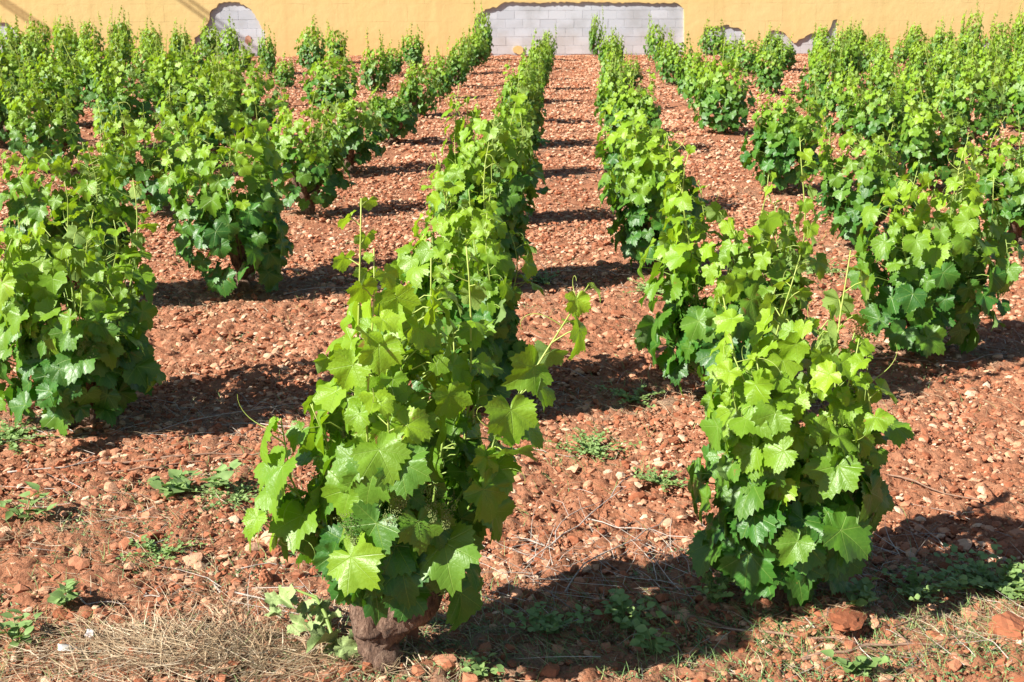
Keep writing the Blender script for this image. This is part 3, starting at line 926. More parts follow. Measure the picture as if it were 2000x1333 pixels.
        age = min(1, max(0, 1.08 * g ** 1.35 - 0.04 + tone + q.gauss(0, .15)))
        leaves.append((mat, age, q.random()))
        inn = Vector((tip.x * .62, tip.y * .62, tip.z - .03))
        pets.append((inn, inn.lerp(tip, .6) + Vector((0, 0, .012)), tip, L))
    out.append(('lateral', [Vector((0, 0, .2)), Vector((lean[0] * .5, lean[1] * .5, .45)), Vector((lean[0], lean[1], .6 * h))], leaves, pets, []))
    return head, arms, out

def trunk_mesh(seed, head, arms, thick=1.0, sides=12, limbs=()):
    q = random.Random(seed + 5)
    V, F = [], []
    def rough_tube(path, rad, sd, res):
        P = [Vector(p) for p in path]
        m = len(P) - 1
        pts, rr_ = [], []
        for k in range(res + 1):
            f = k / res * m; i = min(int(f), m - 1); u = f - i
            p0 = P[max(i - 1, 0)]; p1 = P[i]; p2 = P[i + 1]; p3 = P[min(i + 2, m)]
            pt = 0.5 * ((2 * p1) + (p2 - p0) * u + (2 * p0 - 5 * p1 + 4 * p2 - p3) * u * u + (3 * p1 - p0 - 3 * p2 + p3) * u ** 3)
            pts.append(pt); rr_.append(rad[i] * (1 - u) + rad[i + 1] * u)
        b = len(V)
        add_tube(V, F, pts, rr_, sides)
        tw = q.uniform(0, 6)
        for k in range(res + 1):
            for s_ in range(sides):
                vi = b + k * sides + s_
                v = Vector(V[vi]); d = v - pts[k]
                a = 6.283 * s_ / sides + k * 0.16 + tw
                f = 1 + 0.16 * math.sin(2 * a + 1) + 0.09 * math.sin(5 * a + k * .5) + q.uniform(-.11, .11)
                V[vi] = tuple(pts[k] + d * f)
    t = thick
    bend = Vector((q.uniform(-.03, .03), q.uniform(-.03, .03), 0))
    rough_tube([(0, 0, -.08), (0, 0, .0), Vector((0, 0, .07)) + bend, head], [.072 * t, .062 * t, .050 * t, .047 * t], 1, 14)
    for a, e in arms:
        mid = head.lerp(e, .55) + Vector((math.cos(a) * .025, math.sin(a) * .025, -.03))
        rough_tube([head - Vector((0, 0, .03)), mid, e, e + Vector((math.cos(a) * .02, math.sin(a) * .02, .04))], [.042 * t, .031 * t, .027 * t, .018 * t], 2, 9)
    for path, rads in limbs:
        rough_tube(path, rads, 3, 14)
    return mesh_np("trunk", V, F, [M_BARK])

def shoot_geom(V, F, kind, pts, pets, tend, sides=5, r0=.0058):
    n = len(pts)
    add_tube(V, F, pts, [r0 * (1 - .68 * i / (n - 1)) for i in range(n)], sides, True)
    for p, mid, tip, L in pets:
        w = 0.0012 + L * 0.010
        add_tube(V, F, [p, mid, tip], [w * 1.3, w, w], 4, False)
    for tp in tend:
        add_tube(V, F, tp, [.0018 - .0001 * k for k in range(len(tp))], 4, False)

def cluster_mesh(seed, n=230):
    q = random.Random(seed)
    bm = bmesh.new()
    for i in range(n):
        s = q.random() ** .8
        rr_ = 0.030 * (1 - s * .7) * math.sqrt(q.random())
        a = q.uniform(0, 6.28)
        bmesh.ops.create_icosphere(bm, subdivisions=1, radius=q.uniform(.0011, .0021), matrix=Matrix.Translation((rr_ * math.cos(a), rr_ * math.sin(a), .05 - s * .10)))
    me = bpy.data.meshes.new("flower_cluster"); bm.to_mesh(me); bm.free(); me.materials.append(M_FLOWER)
    return me
CL = [cluster_mesh(i) for i in range(3)]

ORD = "zeroth first second third fourth fifth sixth seventh eighth ninth tenth eleventh twelfth thirteenth".split()
def vine_label(row, i, n, h, r):
    look = "tall" if h >= 1.0 else "low" if h <= .65 else "broad" if r >= .35 else "slim" if r <= .26 else "leafy"
    side = "right" if row > 0 else "left"
    k = abs(row)
    where = ("first row %s of the bare lane" % side) if k == 1 else "%s row %s of the bare lane" % (ORD[k], side)
    if n == 1: return "%s grapevine by the wall in the %s" % (look, where)
    return "%s grapevine, %s from the front in the %s" % (look, ORD[i + 1], where)

FLAT = sorted(((x, y, h, r, row, i, len(v)) for row, v in VINES.items() for i, (x, y, h, r) in enumerate(v)), key=lambda a: a[1])
PROTO = {}
def far_proto(k):
    """foliage, shoots and trunk meshes shared by the far vines"""
    if k in PROTO: return PROTO[k]
    head, arms, sh = grow(900 + k, 0.9, 0.31, .85 + .3 * ((k * 5) % 12) / 11, leafk=.68, spike=1.22, shell=190)
    tm = trunk_mesh(900 + k, head, arms, 1.0, 8)
    V, F = [], []
    for kind, pts, leaves, pets, tend in sh:
        add_tube(V, F, pts[::2] + [pts[-1]], [.005] * (len(pts[::2]) + 1), 3, False)
    sm = mesh_np("shoots", V, F, [M_SHOOT])
    LV, LF, LU, LA, LR = [], [], [], [], []
    nb = 0; q = random.Random(k)
    for kind, pts, leaves, pets, tend in sh:
        for mat, age, rnd in leaves:
            v, f, u = LEAF_LOW[q.randrange(6)]
            m3 = np.array(mat.to_3x3()); tr = np.array(mat.translation)
            LV.append(v @ m3.T + tr); LF.append(f + nb); LU.append(u)
            LA.append(np.full(len(v), min(1, age + .07))); LR.append(np.full(len(v), rnd)); nb += len(v)
    fm = mesh_np("foliage", np.concatenate(LV), np.concatenate(LF), [M_LEAFA], uv=np.concatenate(LU), attr={"age": np.concatenate(LA), "rnd": np.concatenate(LR)})
    PROTO[k] = (tm, sm, fm)
    return PROTO[k]

EXTRA = {(-1, 0): [[(-.04, -.02, .26), (-.12, -.06, .42), (-.19, -.08, .50), (-.23, -.10, .62), (-.25, -.10, .80)],
                   [(-.05, -.05, .28), (-.16, -.12, .38), (-.25, -.16, .45), (-.29, -.17, .55)],
                   [(.08, -.05, .30), (.24, -.12, .48), (.32, -.15, .66), (.36, -.14, .82)],
                   [(.07, -.03, .26), (.22, -.08, .52), (.36, -.10, .78), (.48, -.05, .98), (.60, .02, 1.16)]]}
NEAR_Y = 15.2
for (x, y, h, r, row, i, n) in FLAT:
    seed = (row + 20) * 100 + i
    grow_k = 1.0 if y < 4.5 else (1.17 if row < -2 else 1.06 if row < -1 else .98 if row > 1 else .93) if y < 20 else .88
    h *= 1.05 if y < 20 else 0.84 if (y > 24 and 3 <= row <= 6) else 0.95; r *= grow_k
    root = empty("grapevine", (x, y, gz(x, y) + .01))
    tag(root, vine_label(row, i, n, h, r), "grapevine", "grapevines planted in rows")
    if y >= NEAR_Y: root.location.z -= .05
    dens = 1.0
    if y > 5:
        jr = random.Random(seed * 7 + 3)
        h *= jr.uniform(.90, 1.10); dens = jr.uniform(.84, 1.06)
    if y < NEAR_Y:
        big_l = y < 6.5
        head, arms, sh = grow(seed, h, r, (1.12 if y < 7 else 1.0) * dens, EXTRA.get((row, i), ()), (row, i) == (-1, 0), .07 if (row, i) == (-1, 0) else 0.0, 1.0 if y < 9 else .88 if y < 12 else .78)
        if (row, i) == (-1, 0):
            tmsh = trunk_mesh(seed, Vector((-.03, 0, .17)), [], 1.13, 24, [
                ([(-.02, 0, .10), (-.035, 0, .18), (-.045, .01, .26), (-.05, .02, .33)], [.060, .054, .047, .034]),
                ([(-.01, 0, .08), (.04, -.015, .145), (.10, -.02, .175), (.145, -.01, .215), (.16, 0, .25)], [.056, .050, .046, .040, .026])])
        else:
            tmsh = trunk_mesh(seed, head, arms, 1.0 if big_l else .95, 14)
        obj("trunk", tmsh, root)
        lib_l = LEAF_HI if y < 8.7 else LEAF_MID
        q = random.Random(seed)
        cnt = 0; rest = []
        for kind, pts, leaves, pets, tend in sh:
            V, F = [], []
            shoot_geom(V, F, kind, pts, pets, tend, 6 if big_l else 4)
            nm = "laterals" if kind == 'lateral' else "shoot"
            so = obj(nm, mesh_np(nm, V, F, [M_SHOOT]), root)
            if kind == 'lateral': so["kind"] = "stuff"
            for mat, age, rnd in leaves:
                if cnt >= 300:
                    rest.append((mat, age, rnd)); continue
                o = obj("leaf", lib_l[q.randrange(len(lib_l))], root)
                o.matrix_local = mat
                o.color = (age, rnd, 1.0 if q.random() < .10 else 0.0, 1)
                cnt += 1
        if rest:
            LV, LF, LU, LA, LR = [], [], [], [], []; nb = 0
            for mat, age, rnd in rest:
                v, f, u = (LEAF_REST if y < 9 else LEAF_LOW)[q.randrange(6)]
                m3 = np.array(mat.to_3x3()); tr = np.array(mat.translation)
                LV.append(v @ m3.T + tr); LF.append(f + nb); LU.append(u)
                LA.append(np.full(len(v), age)); LR.append(np.full(len(v), rnd)); nb += len(v)
            o = obj("foliage", mesh_np("foliage", np.concatenate(LV), np.concatenate(LF), [M_LEAFA], uv=np.concatenate(LU), attr={"age": np.concatenate(LA), "rnd": np.concatenate(LR)}), root)
            o["kind"] = "stuff"
        if (row, i) in ((-1, 0), (-2, 0)):
            spots = [(.11, -.335, .66), (.08, -.34, .61), (.19, -.33, .65), (.23, -.315, .62), (-.03, -.335, .58)] if row == -1 else [(.20, -.36, .44), (.17, -.37, .49)]
            for k, c in enumerate(spots):
                o = obj("flower_cluster", CL[k % 3], root, c)
                o.rotation_euler = (q.uniform(-.6, .6), q.uniform(-.6, .6), q.uniform(0, 6)); o.scale = (1.0,) * 3
    else:
        k = random.Random(seed).randrange(12)
        tm, sm, fm = far_proto(k)
        s = (r / .31) * .95
        root.rotation_euler = (0, 0, random.Random(seed + 1).uniform(-.6, .6))
        root.scale = (s, s, h / .9)
        obj("trunk", tm, root)
        tag(obj("shoots", sm, root), kind="stuff")
        tag(obj("foliage", fm, root), kind="stuff")

# ------------------------------------------------------------------ stakes, string, scraps
def plank(name, x, y, w, d, hgt, rz, lean, mat, lab, cat, grp=None):
    me = boxmesh(name, -w / 2, w / 2, -d / 2, d / 2, -0.1, hgt, mat, 0.002)
    bm = bmesh.new(); bm.from_mesh(me)
    bmesh.ops.subdivide_edges(bm, edges=[e for e in bm.edges if abs(e.verts[0].co.z - e.verts[1].co.z) > .2], cuts=5)
    q = random.Random(int(x * 100))
    for v in bm.verts: v.co += Vector((q.uniform(-.0015, .0015), q.uniform(-.0015, .0015), 0))
    bm.to_mesh(me); bm.free()
    o = obj(name, me, None, (x, y, gz(x, y)))
    o.rotation_euler = (lean[0], lean[1], rz)
    return tag(o, lab, cat, grp)
plank("wooden_stake", -.445, 3.53, .04, .025, .55, .1, (0, 0.02), M_STAKE, "brown wooden stake tied behind the gnarled trunk of the front vine", "stake", "wooden stakes at the vine trunks")
plank("wooden_stake", -2.25, 5.42, .035, .02, .42, .3, (0, -.04), M_STAKE, "brown wooden stake under the vine at the scene's edge beside the green weed mat", "stake", "wooden stakes at the vine trunks")
plank("wooden_stake", 3.55 + .05, 27.3, .03, .03, .3, 0, (0, .1), M_TWIG, "thin grey stake standing far back near the broken wall plaster", "stake", "wooden stakes at the vine trunks")

zb = gz(-.5, 3.49)
tag(obj("tie_string", tube_mesh("tie_string", [(-.585, 3.40, zb + .19), (-.575, 3.39, zb + .24), (-.555, 3.40, zb + .30), (-.552, 3.41, zb + .33), (-.556, 3.40, zb + .28), (-.58, 3.39, zb + .215)], .0022, M_STRING, 5)), "orange string loop hanging beside the gnarled trunk of the front vine", "string")
ring = [(-.44 + .035 * math.cos(a), 3.60 + .02 * math.sin(a) - .01, zb + .245 + .004 * math.sin(3 * a)) for a in [k * 6.283 / 12 for k in range(13)]]
tag(obj("stake_tie", tube_mesh("stake_tie", ring, .0025, simple("pink_tie", (.5, .2, .17), .7), 5)), "faded pink tie wound round the stake by the front trunk", "tie")

def crumple(name, x, y, sx, sy, seed, mat, lab, cat, tilt):
    q = np.random.RandomState(seed); m = 7
    V = []
    for a in range(m):
        for b in range(m):
            u, v = a / (m - 1) - .5, b / (m - 1) - .5
            V.append((u * sx, v * sy * (1 - .3 * abs(u)), .25 * sx * math.sin(u * 3 + seed) + q.uniform(-.006, .006)))
    F = [(a * m + b, (a + 1) * m + b, (a + 1) * m + b + 1, a * m + b + 1) for a in range(m - 1) for b in range(m - 1)]
    me = mesh_np(name, V, F, [mat])
    o = obj(name, me, None, (x, y, gz(x, y) + .035)); o.rotation_euler = tilt
    md = o.modifiers.new("thickness", 'SOLIDIFY'); md.thickness = .0015
    return tag(o, lab, cat)
crumple("paper_scrap", -1.47, 3.41, .07, .035, 3, M_PAPER, "crumpled white scrap lying at the edge of the dry grass heap", "litter", (.2, -.1, .3))
crumple("plastic_scrap", -1.44, 3.47, .03, .05, 5, simple("grey_film", (.42, .38, .37), .4), "grey folded film standing up beside the white scrap", "litter", (1.1, .2, -.5))

# named stones
def named_stone(x, y, s, mesh, lab, cat="stone"):
    o = obj(cat, mesh, None, (x, y, gz(x, y) + s[2] * .35 + .008)); o.scale = s
    o.rotation_euler = (0, .1, random.Random(int(x * 999)).uniform(0, 6))
    return tag(o, lab, cat)
rp = [rock_mesh("boulder", 3, 600 + i, .9, M_PALE, .15) for i in range(3)]
rc = [rock_mesh("clod", 3, 700 + i, .9, M_CLOD, .35) for i in range(3)]
named_stone(-1.05, 4.30, (.058, .045, .04), rp[0], "pale rounded rock, largest of the cluster between the two front vine rows")
named_stone(-1.10, 4.20, (.04, .03, .028), rp[1], "pale rock leaning on the largest rock of the front cluster")
named_stone(-1.01, 4.19, (.026, .024, .027), rc[1], "reddish rock at the foot of the largest pale rock", "stone")
named_stone(-1.55, 4.45, (.045, .035, .035), rp[2], "pale round rock on the soil just in front of the bindweed")
named_stone(.54, 6.44, (.12, .09, .06), rc[0], "large red earth clod in the lane beside the second vine of the right row", "clod")
named_stone(1.42, 3.66, (.085, .06, .05), rc[2], "large broken red clod at the front corner near the clover", "clod")
named_stone(.93, 3.70, (.11, .06, .025), rc[1], "smooth red mound of earth in front of the front right vine", "clod")
named_stone(.28, 8.85, (.055, .045, .03), rp[1], "pale flat stone in the bare lane in front of the vine shadow")
named_stone(-1.0, 3.95, (.028, .026, .04), rc[0], "upright dark red clod casting a short shadow on the soil", "clod")

# ------------------------------------------------------------------ canes, twigs
def wiggly(x0, y0, x1, y1, lift, seed, m=9, amp=.03):
    q = random.Random(seed)
    L = math.hypot(x1 - x0, y1 - y0)
    px, py = -(y1 - y0) / L, (x1 - x0) / L
    w = 0; out = []
    for k in range(m):
        f = k / (m - 1)
        w += q.uniform(-amp, amp)
        x = x0 + (x1 - x0) * f + px * w; y = y0 + (y1 - y0) * f + py * w
        out.append((x, y, gz(x, y) + .016 + lift * math.sin(f * 3.14) + q.uniform(0, .006)))
    return out
CANES = [(-1.96, 5.02, -1.22, 5.12, .01, .006, M_CANE, "long brown cane lying across the soil in front of the shaded ground"),
         (-1.9, 4.94, -1.5, 5.05, .015, .004, M_CANE, "shorter brown cane beside the long cane near the bindweed"),
         (-1.17, 3.86, -.83, 3.68, .012, .006, M_TWIG, "pale thick stick slanting towards the front vine trunk"),
         (-1.62, 3.78, -1.4, 3.72, .02, .005, M_TWIG, "white bent twig above the dry grass heap"),
         (-1.36, 3.83, -1.27, 3.74, .02, .004, M_TWIG, "short pale stick just left of the thick slanting stick"),
         (-1.1, 4.02, -.72, 4.12, .01, .003, M_TWIG, "thin curved twig between the rock cluster and the front vine"),
         (.0, 4.3, .28, 4.95, .03, .005, M_TWIG, "grey cane pointing away inside the shadow of the front vine"),
         (.02, 3.95, .33, 4.6, .05, .005, M_TWIG, "forked grey cane crossing the shadow of the front vine"),
         (-.12, 4.15, .1, 4.75, .06, .004, M_TWIG, "steep grey twig at the edge of the front vine's shadow"),
         (.12, 4.55, .62, 4.35, .02, .004, M_TWIG, "grey twig lying crosswise deep in the front shadow"),
         (-1.9, 5.35, -1.15, 5.75, .05, .004, M_TWIG, "pale twig in the shadow beside the big left vine"),
         (-1.55, 5.5, -.85, 5.3, .03, .0045, M_TWIG, "pale twig crossing the soil at the shadow's near edge"),
         (-1.25, 5.95, -.8, 6.1, .02, .004, M_TWIG, "light twig in the shaded soil behind the left front gap"),
         (.35, 3.78, .95, 3.62, .012, .007, M_CANE, "dark cane lying before the red earth mound"),
         (.75, 3.55, 1.3, 3.68, .02, .006, M_CANE, "crooked brown branch in front of the mound"),
         (1.05, 3.95, 1.6, 3.72, .02, .003, M_TWIG, "long dry stem reaching through the clover"),
         (1.3, 5.05, 1.75, 4.7, .02, .004, M_CANE, "brown twig on the sunlit soil at the edge by the shadow"),
         (-.2, 5.25, .1, 5.1, .015, .003, M_TWIG, "thin pale stick beside the feathery grey weed"),
         (.45, 6.35, .5, 6.95, .06, .003, M_TWIG, "thin upright dry stem in the lane near the large clod"),
         (-.05, 6.6, .4, 6.35, .03, .004, M_CANE, "dark twig in the lane shade near the second vine"),
         (-.35, 8.3, .25, 8.6, .015, .005, M_TWIG, "pale sticks across the shadow of the third vine"),
         (1.65, 6.65, 1.98, 6.5, .02, .007, M_CANE, "brown cane under the broad right vine"),
         (2.0, 6.5, 2.5, 6.75, .02, .004, M_TWIG, "thin grey twig in the shadow of the broad right vine"),
         (-1.75, 7.85, -1.3, 8.1, .03, .004, M_TWIG, "grey twig in the shadow of the second left vine"),
         (-2.3, 4.9, -1.95, 5.15, .01, .005, M_TWIG, "grey stem lying in front of the weed mat")]
for k, (x0, y0, x1, y1, lift, rad, mat, lab) in enumerate(CANES):
    pts = wiggly(x0, y0, x1, y1, lift * .5, k)
    if mat is M_TWIG: rad *= .62
    V, F = [], []
    rr_ = [rad * (1 - .5 * j / 8) * (1.25 if j % 3 == 0 else .95) for j in range(9)]
    add_tube(V, F, pts, rr_, 6)
    if k % 2 == 0:
        p = Vector(pts[5]); q = random.Random(k)
        add_tube(V, F, [p, p + Vector((q.uniform(-.06, .1), q.uniform(.02, .08), .02)), p + Vector((q.uniform(-.1, .16), q.uniform(.06, .15), .015))], [rad * .6, rad * .5, rad * .3], 5)
    tag(obj("fallen_cane", mesh_np("fallen_cane", V, F, [mat])), lab, "cane", "pruned canes and twigs on the soil")

# ------------------------------------------------------------------ grass, straw
def blades(name, specs, mat, label, seed, parent=None):
    """specs: arrays x, y, length, lift(0 flat..1 upright), width"""
    rs_ = np.random.RandomState(seed)
    x, y, L, up, w = specs
    n = len(x); z = gh0(x, y) + 0.006
    az = rs_.uniform(0, 6.283, n)
    cur = rs_.uniform(-1.2, 1.2, n)
    ts = np.array([0, .35, .7, 1.0])
    P = []
    px, py, pz = x.copy(), y.copy(), z + rs_.uniform(0, .02, n) * (1 - up)
    P.append((px, py, pz))
    for k in range(3):
        dt = (ts[k + 1] - ts[k]) * L
        a = az + cur * ts[k + 1] * (1.1 - up * .6)
        e = up * (1.35 - .9 * ts[k + 1]) + (1 - up) * rs_.uniform(-.12, .2, n)
        px = px + np.cos(a) * np.cos(e) * dt; py = py + np.sin(a) * np.cos(e) * dt; pz = pz + np.sin(e) * dt
        P.append((px, py, pz))
    V = np.empty((n, 8, 3)); 
    for k in range(4):
        a = az + 1.57 + cur * ts[k] * .5
        ww = w * (1 - .75 * ts[k]) * .5
        V[:, 2 * k, 0] = P[k][0] + np.cos(a) * ww; V[:, 2 * k, 1] = P[k][1] + np.sin(a) * ww; V[:, 2 * k, 2] = P[k][2]
        V[:, 2 * k + 1, 0] = P[k][0] - np.cos(a) * ww; V[:, 2 * k + 1, 1] = P[k][1] - np.sin(a) * ww; V[:, 2 * k + 1, 2] = P[k][2] + ww * .8
    b = (np.arange(n) * 8)[:, None]
    F = np.concatenate([b + np.array([[2 * k, 2 * k + 1, 2 * k + 3, 2 * k + 2]]) for k in range(3)], 0)
    me = mesh_np(name, V.reshape(-1, 3), F, [mat], attr={"rnd": np.repeat(rs_.uniform(0, 1, n), 8)})
    o = obj(name, me, parent)
    return tag(o, label, kind="stuff") if label else o

rs = np.random.RandomState(77)
def around(cx, cy, sx, sy, n):
    return cx + rs.normal(0, sx, n), cy + rs.normal(0, sy, n)
def specs(xy, l0, l1, u0, u1, w0, w1):
    x, y = xy; n = len(x)
    return x, y, rs.uniform(l0, l1, n), rs.uniform(u0, u1, n), rs.uniform(w0, w1, n)
# thin litter everywhere, thicker under the vines
xs, ys = [], []
x, y = wedge(9000, 3.0, 9.0, 1.0); k = fbm(x * 1.3, y * 1.3, 91, 3) > -.05
xs.append(x[k]); ys.append(y[k])
for (vx, vy, h, r, row, i, n) in FLAT:
    if vy < 15:
        a, b = around(vx + .35, vy + .12, .46, .17, 900 if vy < 7 else 380); xs.append(a); ys.append(b)
a, b = around(-.95, 3.75, .22, .10, 500); xs.append(a); ys.append(b)
a, b = around(1.35, 3.72, .35, .10, 900); xs.append(a); ys.append(b)
a, b = around(-1.75, 4.35, .35, .25, 700); xs.append(a); ys.append(b)
a, b = around(-1.0, 3.95, .5, .3, 900); xs.append(a); ys.append(b)
x = np.concatenate(xs); y = np.concatenate(ys)
blades("dry_grass_litter", specs((x, y), .04, .16, 0, .18, .0012, .003), M_STRAW, "dry straw and stalks strewn on the soil", 5)
xs, ys = [], []
for cx, cy, sx, sy, n in ((.1, 4.1, .35, .2, 260), (1.3, 4.2, .35, .15, 160), (-1.5, 5.5, .45, .15, 170), (-.7, 3.7, .4, .2, 60), (-.2, 6.1, .4, .15, 90), (2.5, 7.0, .4, .15, 90), (-1.5, 8.2, .5, .2, 90), (0, 8.4, .4, .15, 90), (1.0, 3.6, .5, .1, 120), (-1.8, 4.5, .4, .3, 60)):
    a, b = around(cx, cy, sx, sy, n); xs.append(a); ys.append(b)
x = np.concatenate(xs); y = np.concatenate(ys)
blades("dead_stalks", (x, y, rs.uniform(.10, .34, len(x)), rs.uniform(.02, .16, len(x)), rs.uniform(.002, .0036, len(x))), M_STALK, "tangle of grey dead stalks and thin prunings on the soil", 15)
a, b = around(-1.12, 3.40, .30, .10, 2500)
o = blades("straw_heap", (a, b, rs.uniform(.05, .18, len(a)), rs.uniform(0, .11, len(a)), rs.uniform(.0018, .0038, len(a))), M_STRAW, "heap of dry bleached grass", 6)
o.location.z = .014
# green grass
xs, ys = [], []
for cx, cy, sx, sy, n in ((-1.75, 3.45, .22, .12, 420), (-1.45, 4.05, .25, .25, 260), (-2.0, 4.2, .2, .25, 200), (-.1, 3.75, .25, .12, 330), (.45, 3.75, .22, .15, 300), (1.45, 3.95, .3, .12, 900), (1.2, 3.62, .5, .1, 1100), (.5, 3.7, .5, .12, 700), (-.2, 3.55, .4, .1, 500), (.15, 5.2, .2, .2, 240),
                      (-.55, 3.42, .3, .06, 160), (-1.1, 5.15, .5, .1, 160), (.3, 3.42, .4, .06, 220), (1.75, 8.6, .2, .2, 200), (-.05, 8.35, .25, .12, 160), (.3, 6.1, .15, .15, 120), (-1.35, 7.7, .5, .2, 120), (1.0, 3.5, .4, .06, 160), (-1.25, 4.75, .25, .12, 260)):
    a, b = around(cx, cy, sx, sy, n); xs.append(a); ys.append(b)
x2, y2 = wedge(90000, 3.0, 10, 1.4); k = (fbm(x2 * 2.2, y2 * 2.2, 131, 4) > .30) | ((fbm(x2 * 3.2, y2 * 3.2, 171, 4) > .16) & (y2 < 4.9) & (x2 < -.6)) | ((fbm(x2 * 3.2, y2 * 3.2, 191, 4) > .0) & (y2 < 4.2) & (x2 > 1.0)) | ((fbm(x2 * 3.6, y2 * 3.6, 151, 4) > .12) & (y2 < 3.85))
x2, y2 = x2[k], y2[k]
x, y = wedge(2600, 3.0, 12, 1.0); xs.append(x); ys.append(y)
x = np.concatenate(xs); y = np.concatenate(ys)
blades("ground_cover", (x2, y2, rs.uniform(.007, .02, len(x2)), rs.uniform(.1, .8, len(x2)), rs.uniform(.004, .008, len(x2))), M_WEEDC, "tiny leaved ground cover creeping in patches on the soil", 9)
blades("grass", specs((x, y), .02, .10, .35, .95, .0015, .0034), M_GRASS, "sparse green grass sprouting between the stones", 7)

# ------------------------------------------------------------------ weeds
def oval(L, W, q, heart=False):
    pts = [(0, 0)]
    m = 5
    for k in range(1, m + 1):
        f = k / m
        w = math.sin(f ** (.6 if heart else .85) * math.pi) * W
        pts.append((w, f * L))
    left = [(-a, b) for a, b in pts[1:-1]]
    return pts, left
def weed_mesh(seed, stems, height, leafL, leafW, per, spread, heart=False, mat=None):
    q = random.Random(seed)
    V, F, FM = [], [], []
    for s in range(stems):
        az = q.uniform(0, 6.28); sp = q.uniform(.2, 1) * spread; hh = height * q.uniform(.6, 1.1)
        pts = [Vector((math.cos(az) * sp * f, math.sin(az) * sp * f, hh * math.sin(f * 1.6) * (1 if not heart else .9))) for f in (0, .33, .66, 1)]
        nb = len(F)
        add_tube(V, F, pts, [.0022, .0019, .0016, .001], 4, False)
        FM += [1] * (len(F) - nb)
        for k in range(per):
            f = (k + 1) / per
            i = min(2, int(f * 3)); p = pts[i].lerp(pts[i + 1], min(1, f * 3 - i))
            a = az + (1.3 if k % 2 else -1.3) + q.uniform(-.7, .7)
            d = Vector((math.cos(a), math.sin(a), q.uniform(-.1, .6))).normalized()
            nrm = (Vector((0, 0, 1)) - d * d.z + Vector((q.uniform(-.5, .5), q.uniform(-.5, .5), 0))).normalized()
            sd = d.cross(nrm).normalized()
            L = leafL * q.uniform(.6, 1.15); W = leafW * q.uniform(.8, 1.15)
            R_, L_ = oval(L, W, q, heart)
            b = len(V)
            fold = q.uniform(.1, .5)
            for (u, v) in R_: V.append(tuple(p + sd * u + d * v + nrm * (abs(u) * fold - v * v * 2.0)))
            for (u, v) in L_: V.append(tuple(p + sd * u + d * v + nrm * (abs(u) * fold - v * v * 2.0)))
            m = len(R_); tipi = m - 1
            for k2 in range(1, m):          # right half, against the midrib points
                pass
            mids = len(V)
            for (u, v) in R_[1:-1]: V.append(tuple(p + d * v - nrm * v * v * 2.0))
            mid_idx = [b] + [mids + j for j in range(len(R_) - 2)] + [b + tipi]
            ri = [b] + [b + 1 + j for j in range(len(R_) - 2)] + [b + tipi]
            li = [b] + [b + m + j for j in range(len(L_))][:len(R_) - 2] + [b + tipi]
            for j in range(len(R_) - 1):
                for side_, flip in ((ri, False), (li, True)):
                    quad = []
                    for t_ in (side_[j], side_[j + 1], mid_idx[j + 1], mid_idx[j]):
                        if t_ not in quad: quad.append(t_)
                    if len(quad) > 2:
                        F.append(tuple(reversed(quad)) if flip else tuple(quad)); FM.append(0)
    return mesh_np("weed", V, F, [mat or M_WEED, M_SHOOT], face_mat=FM)
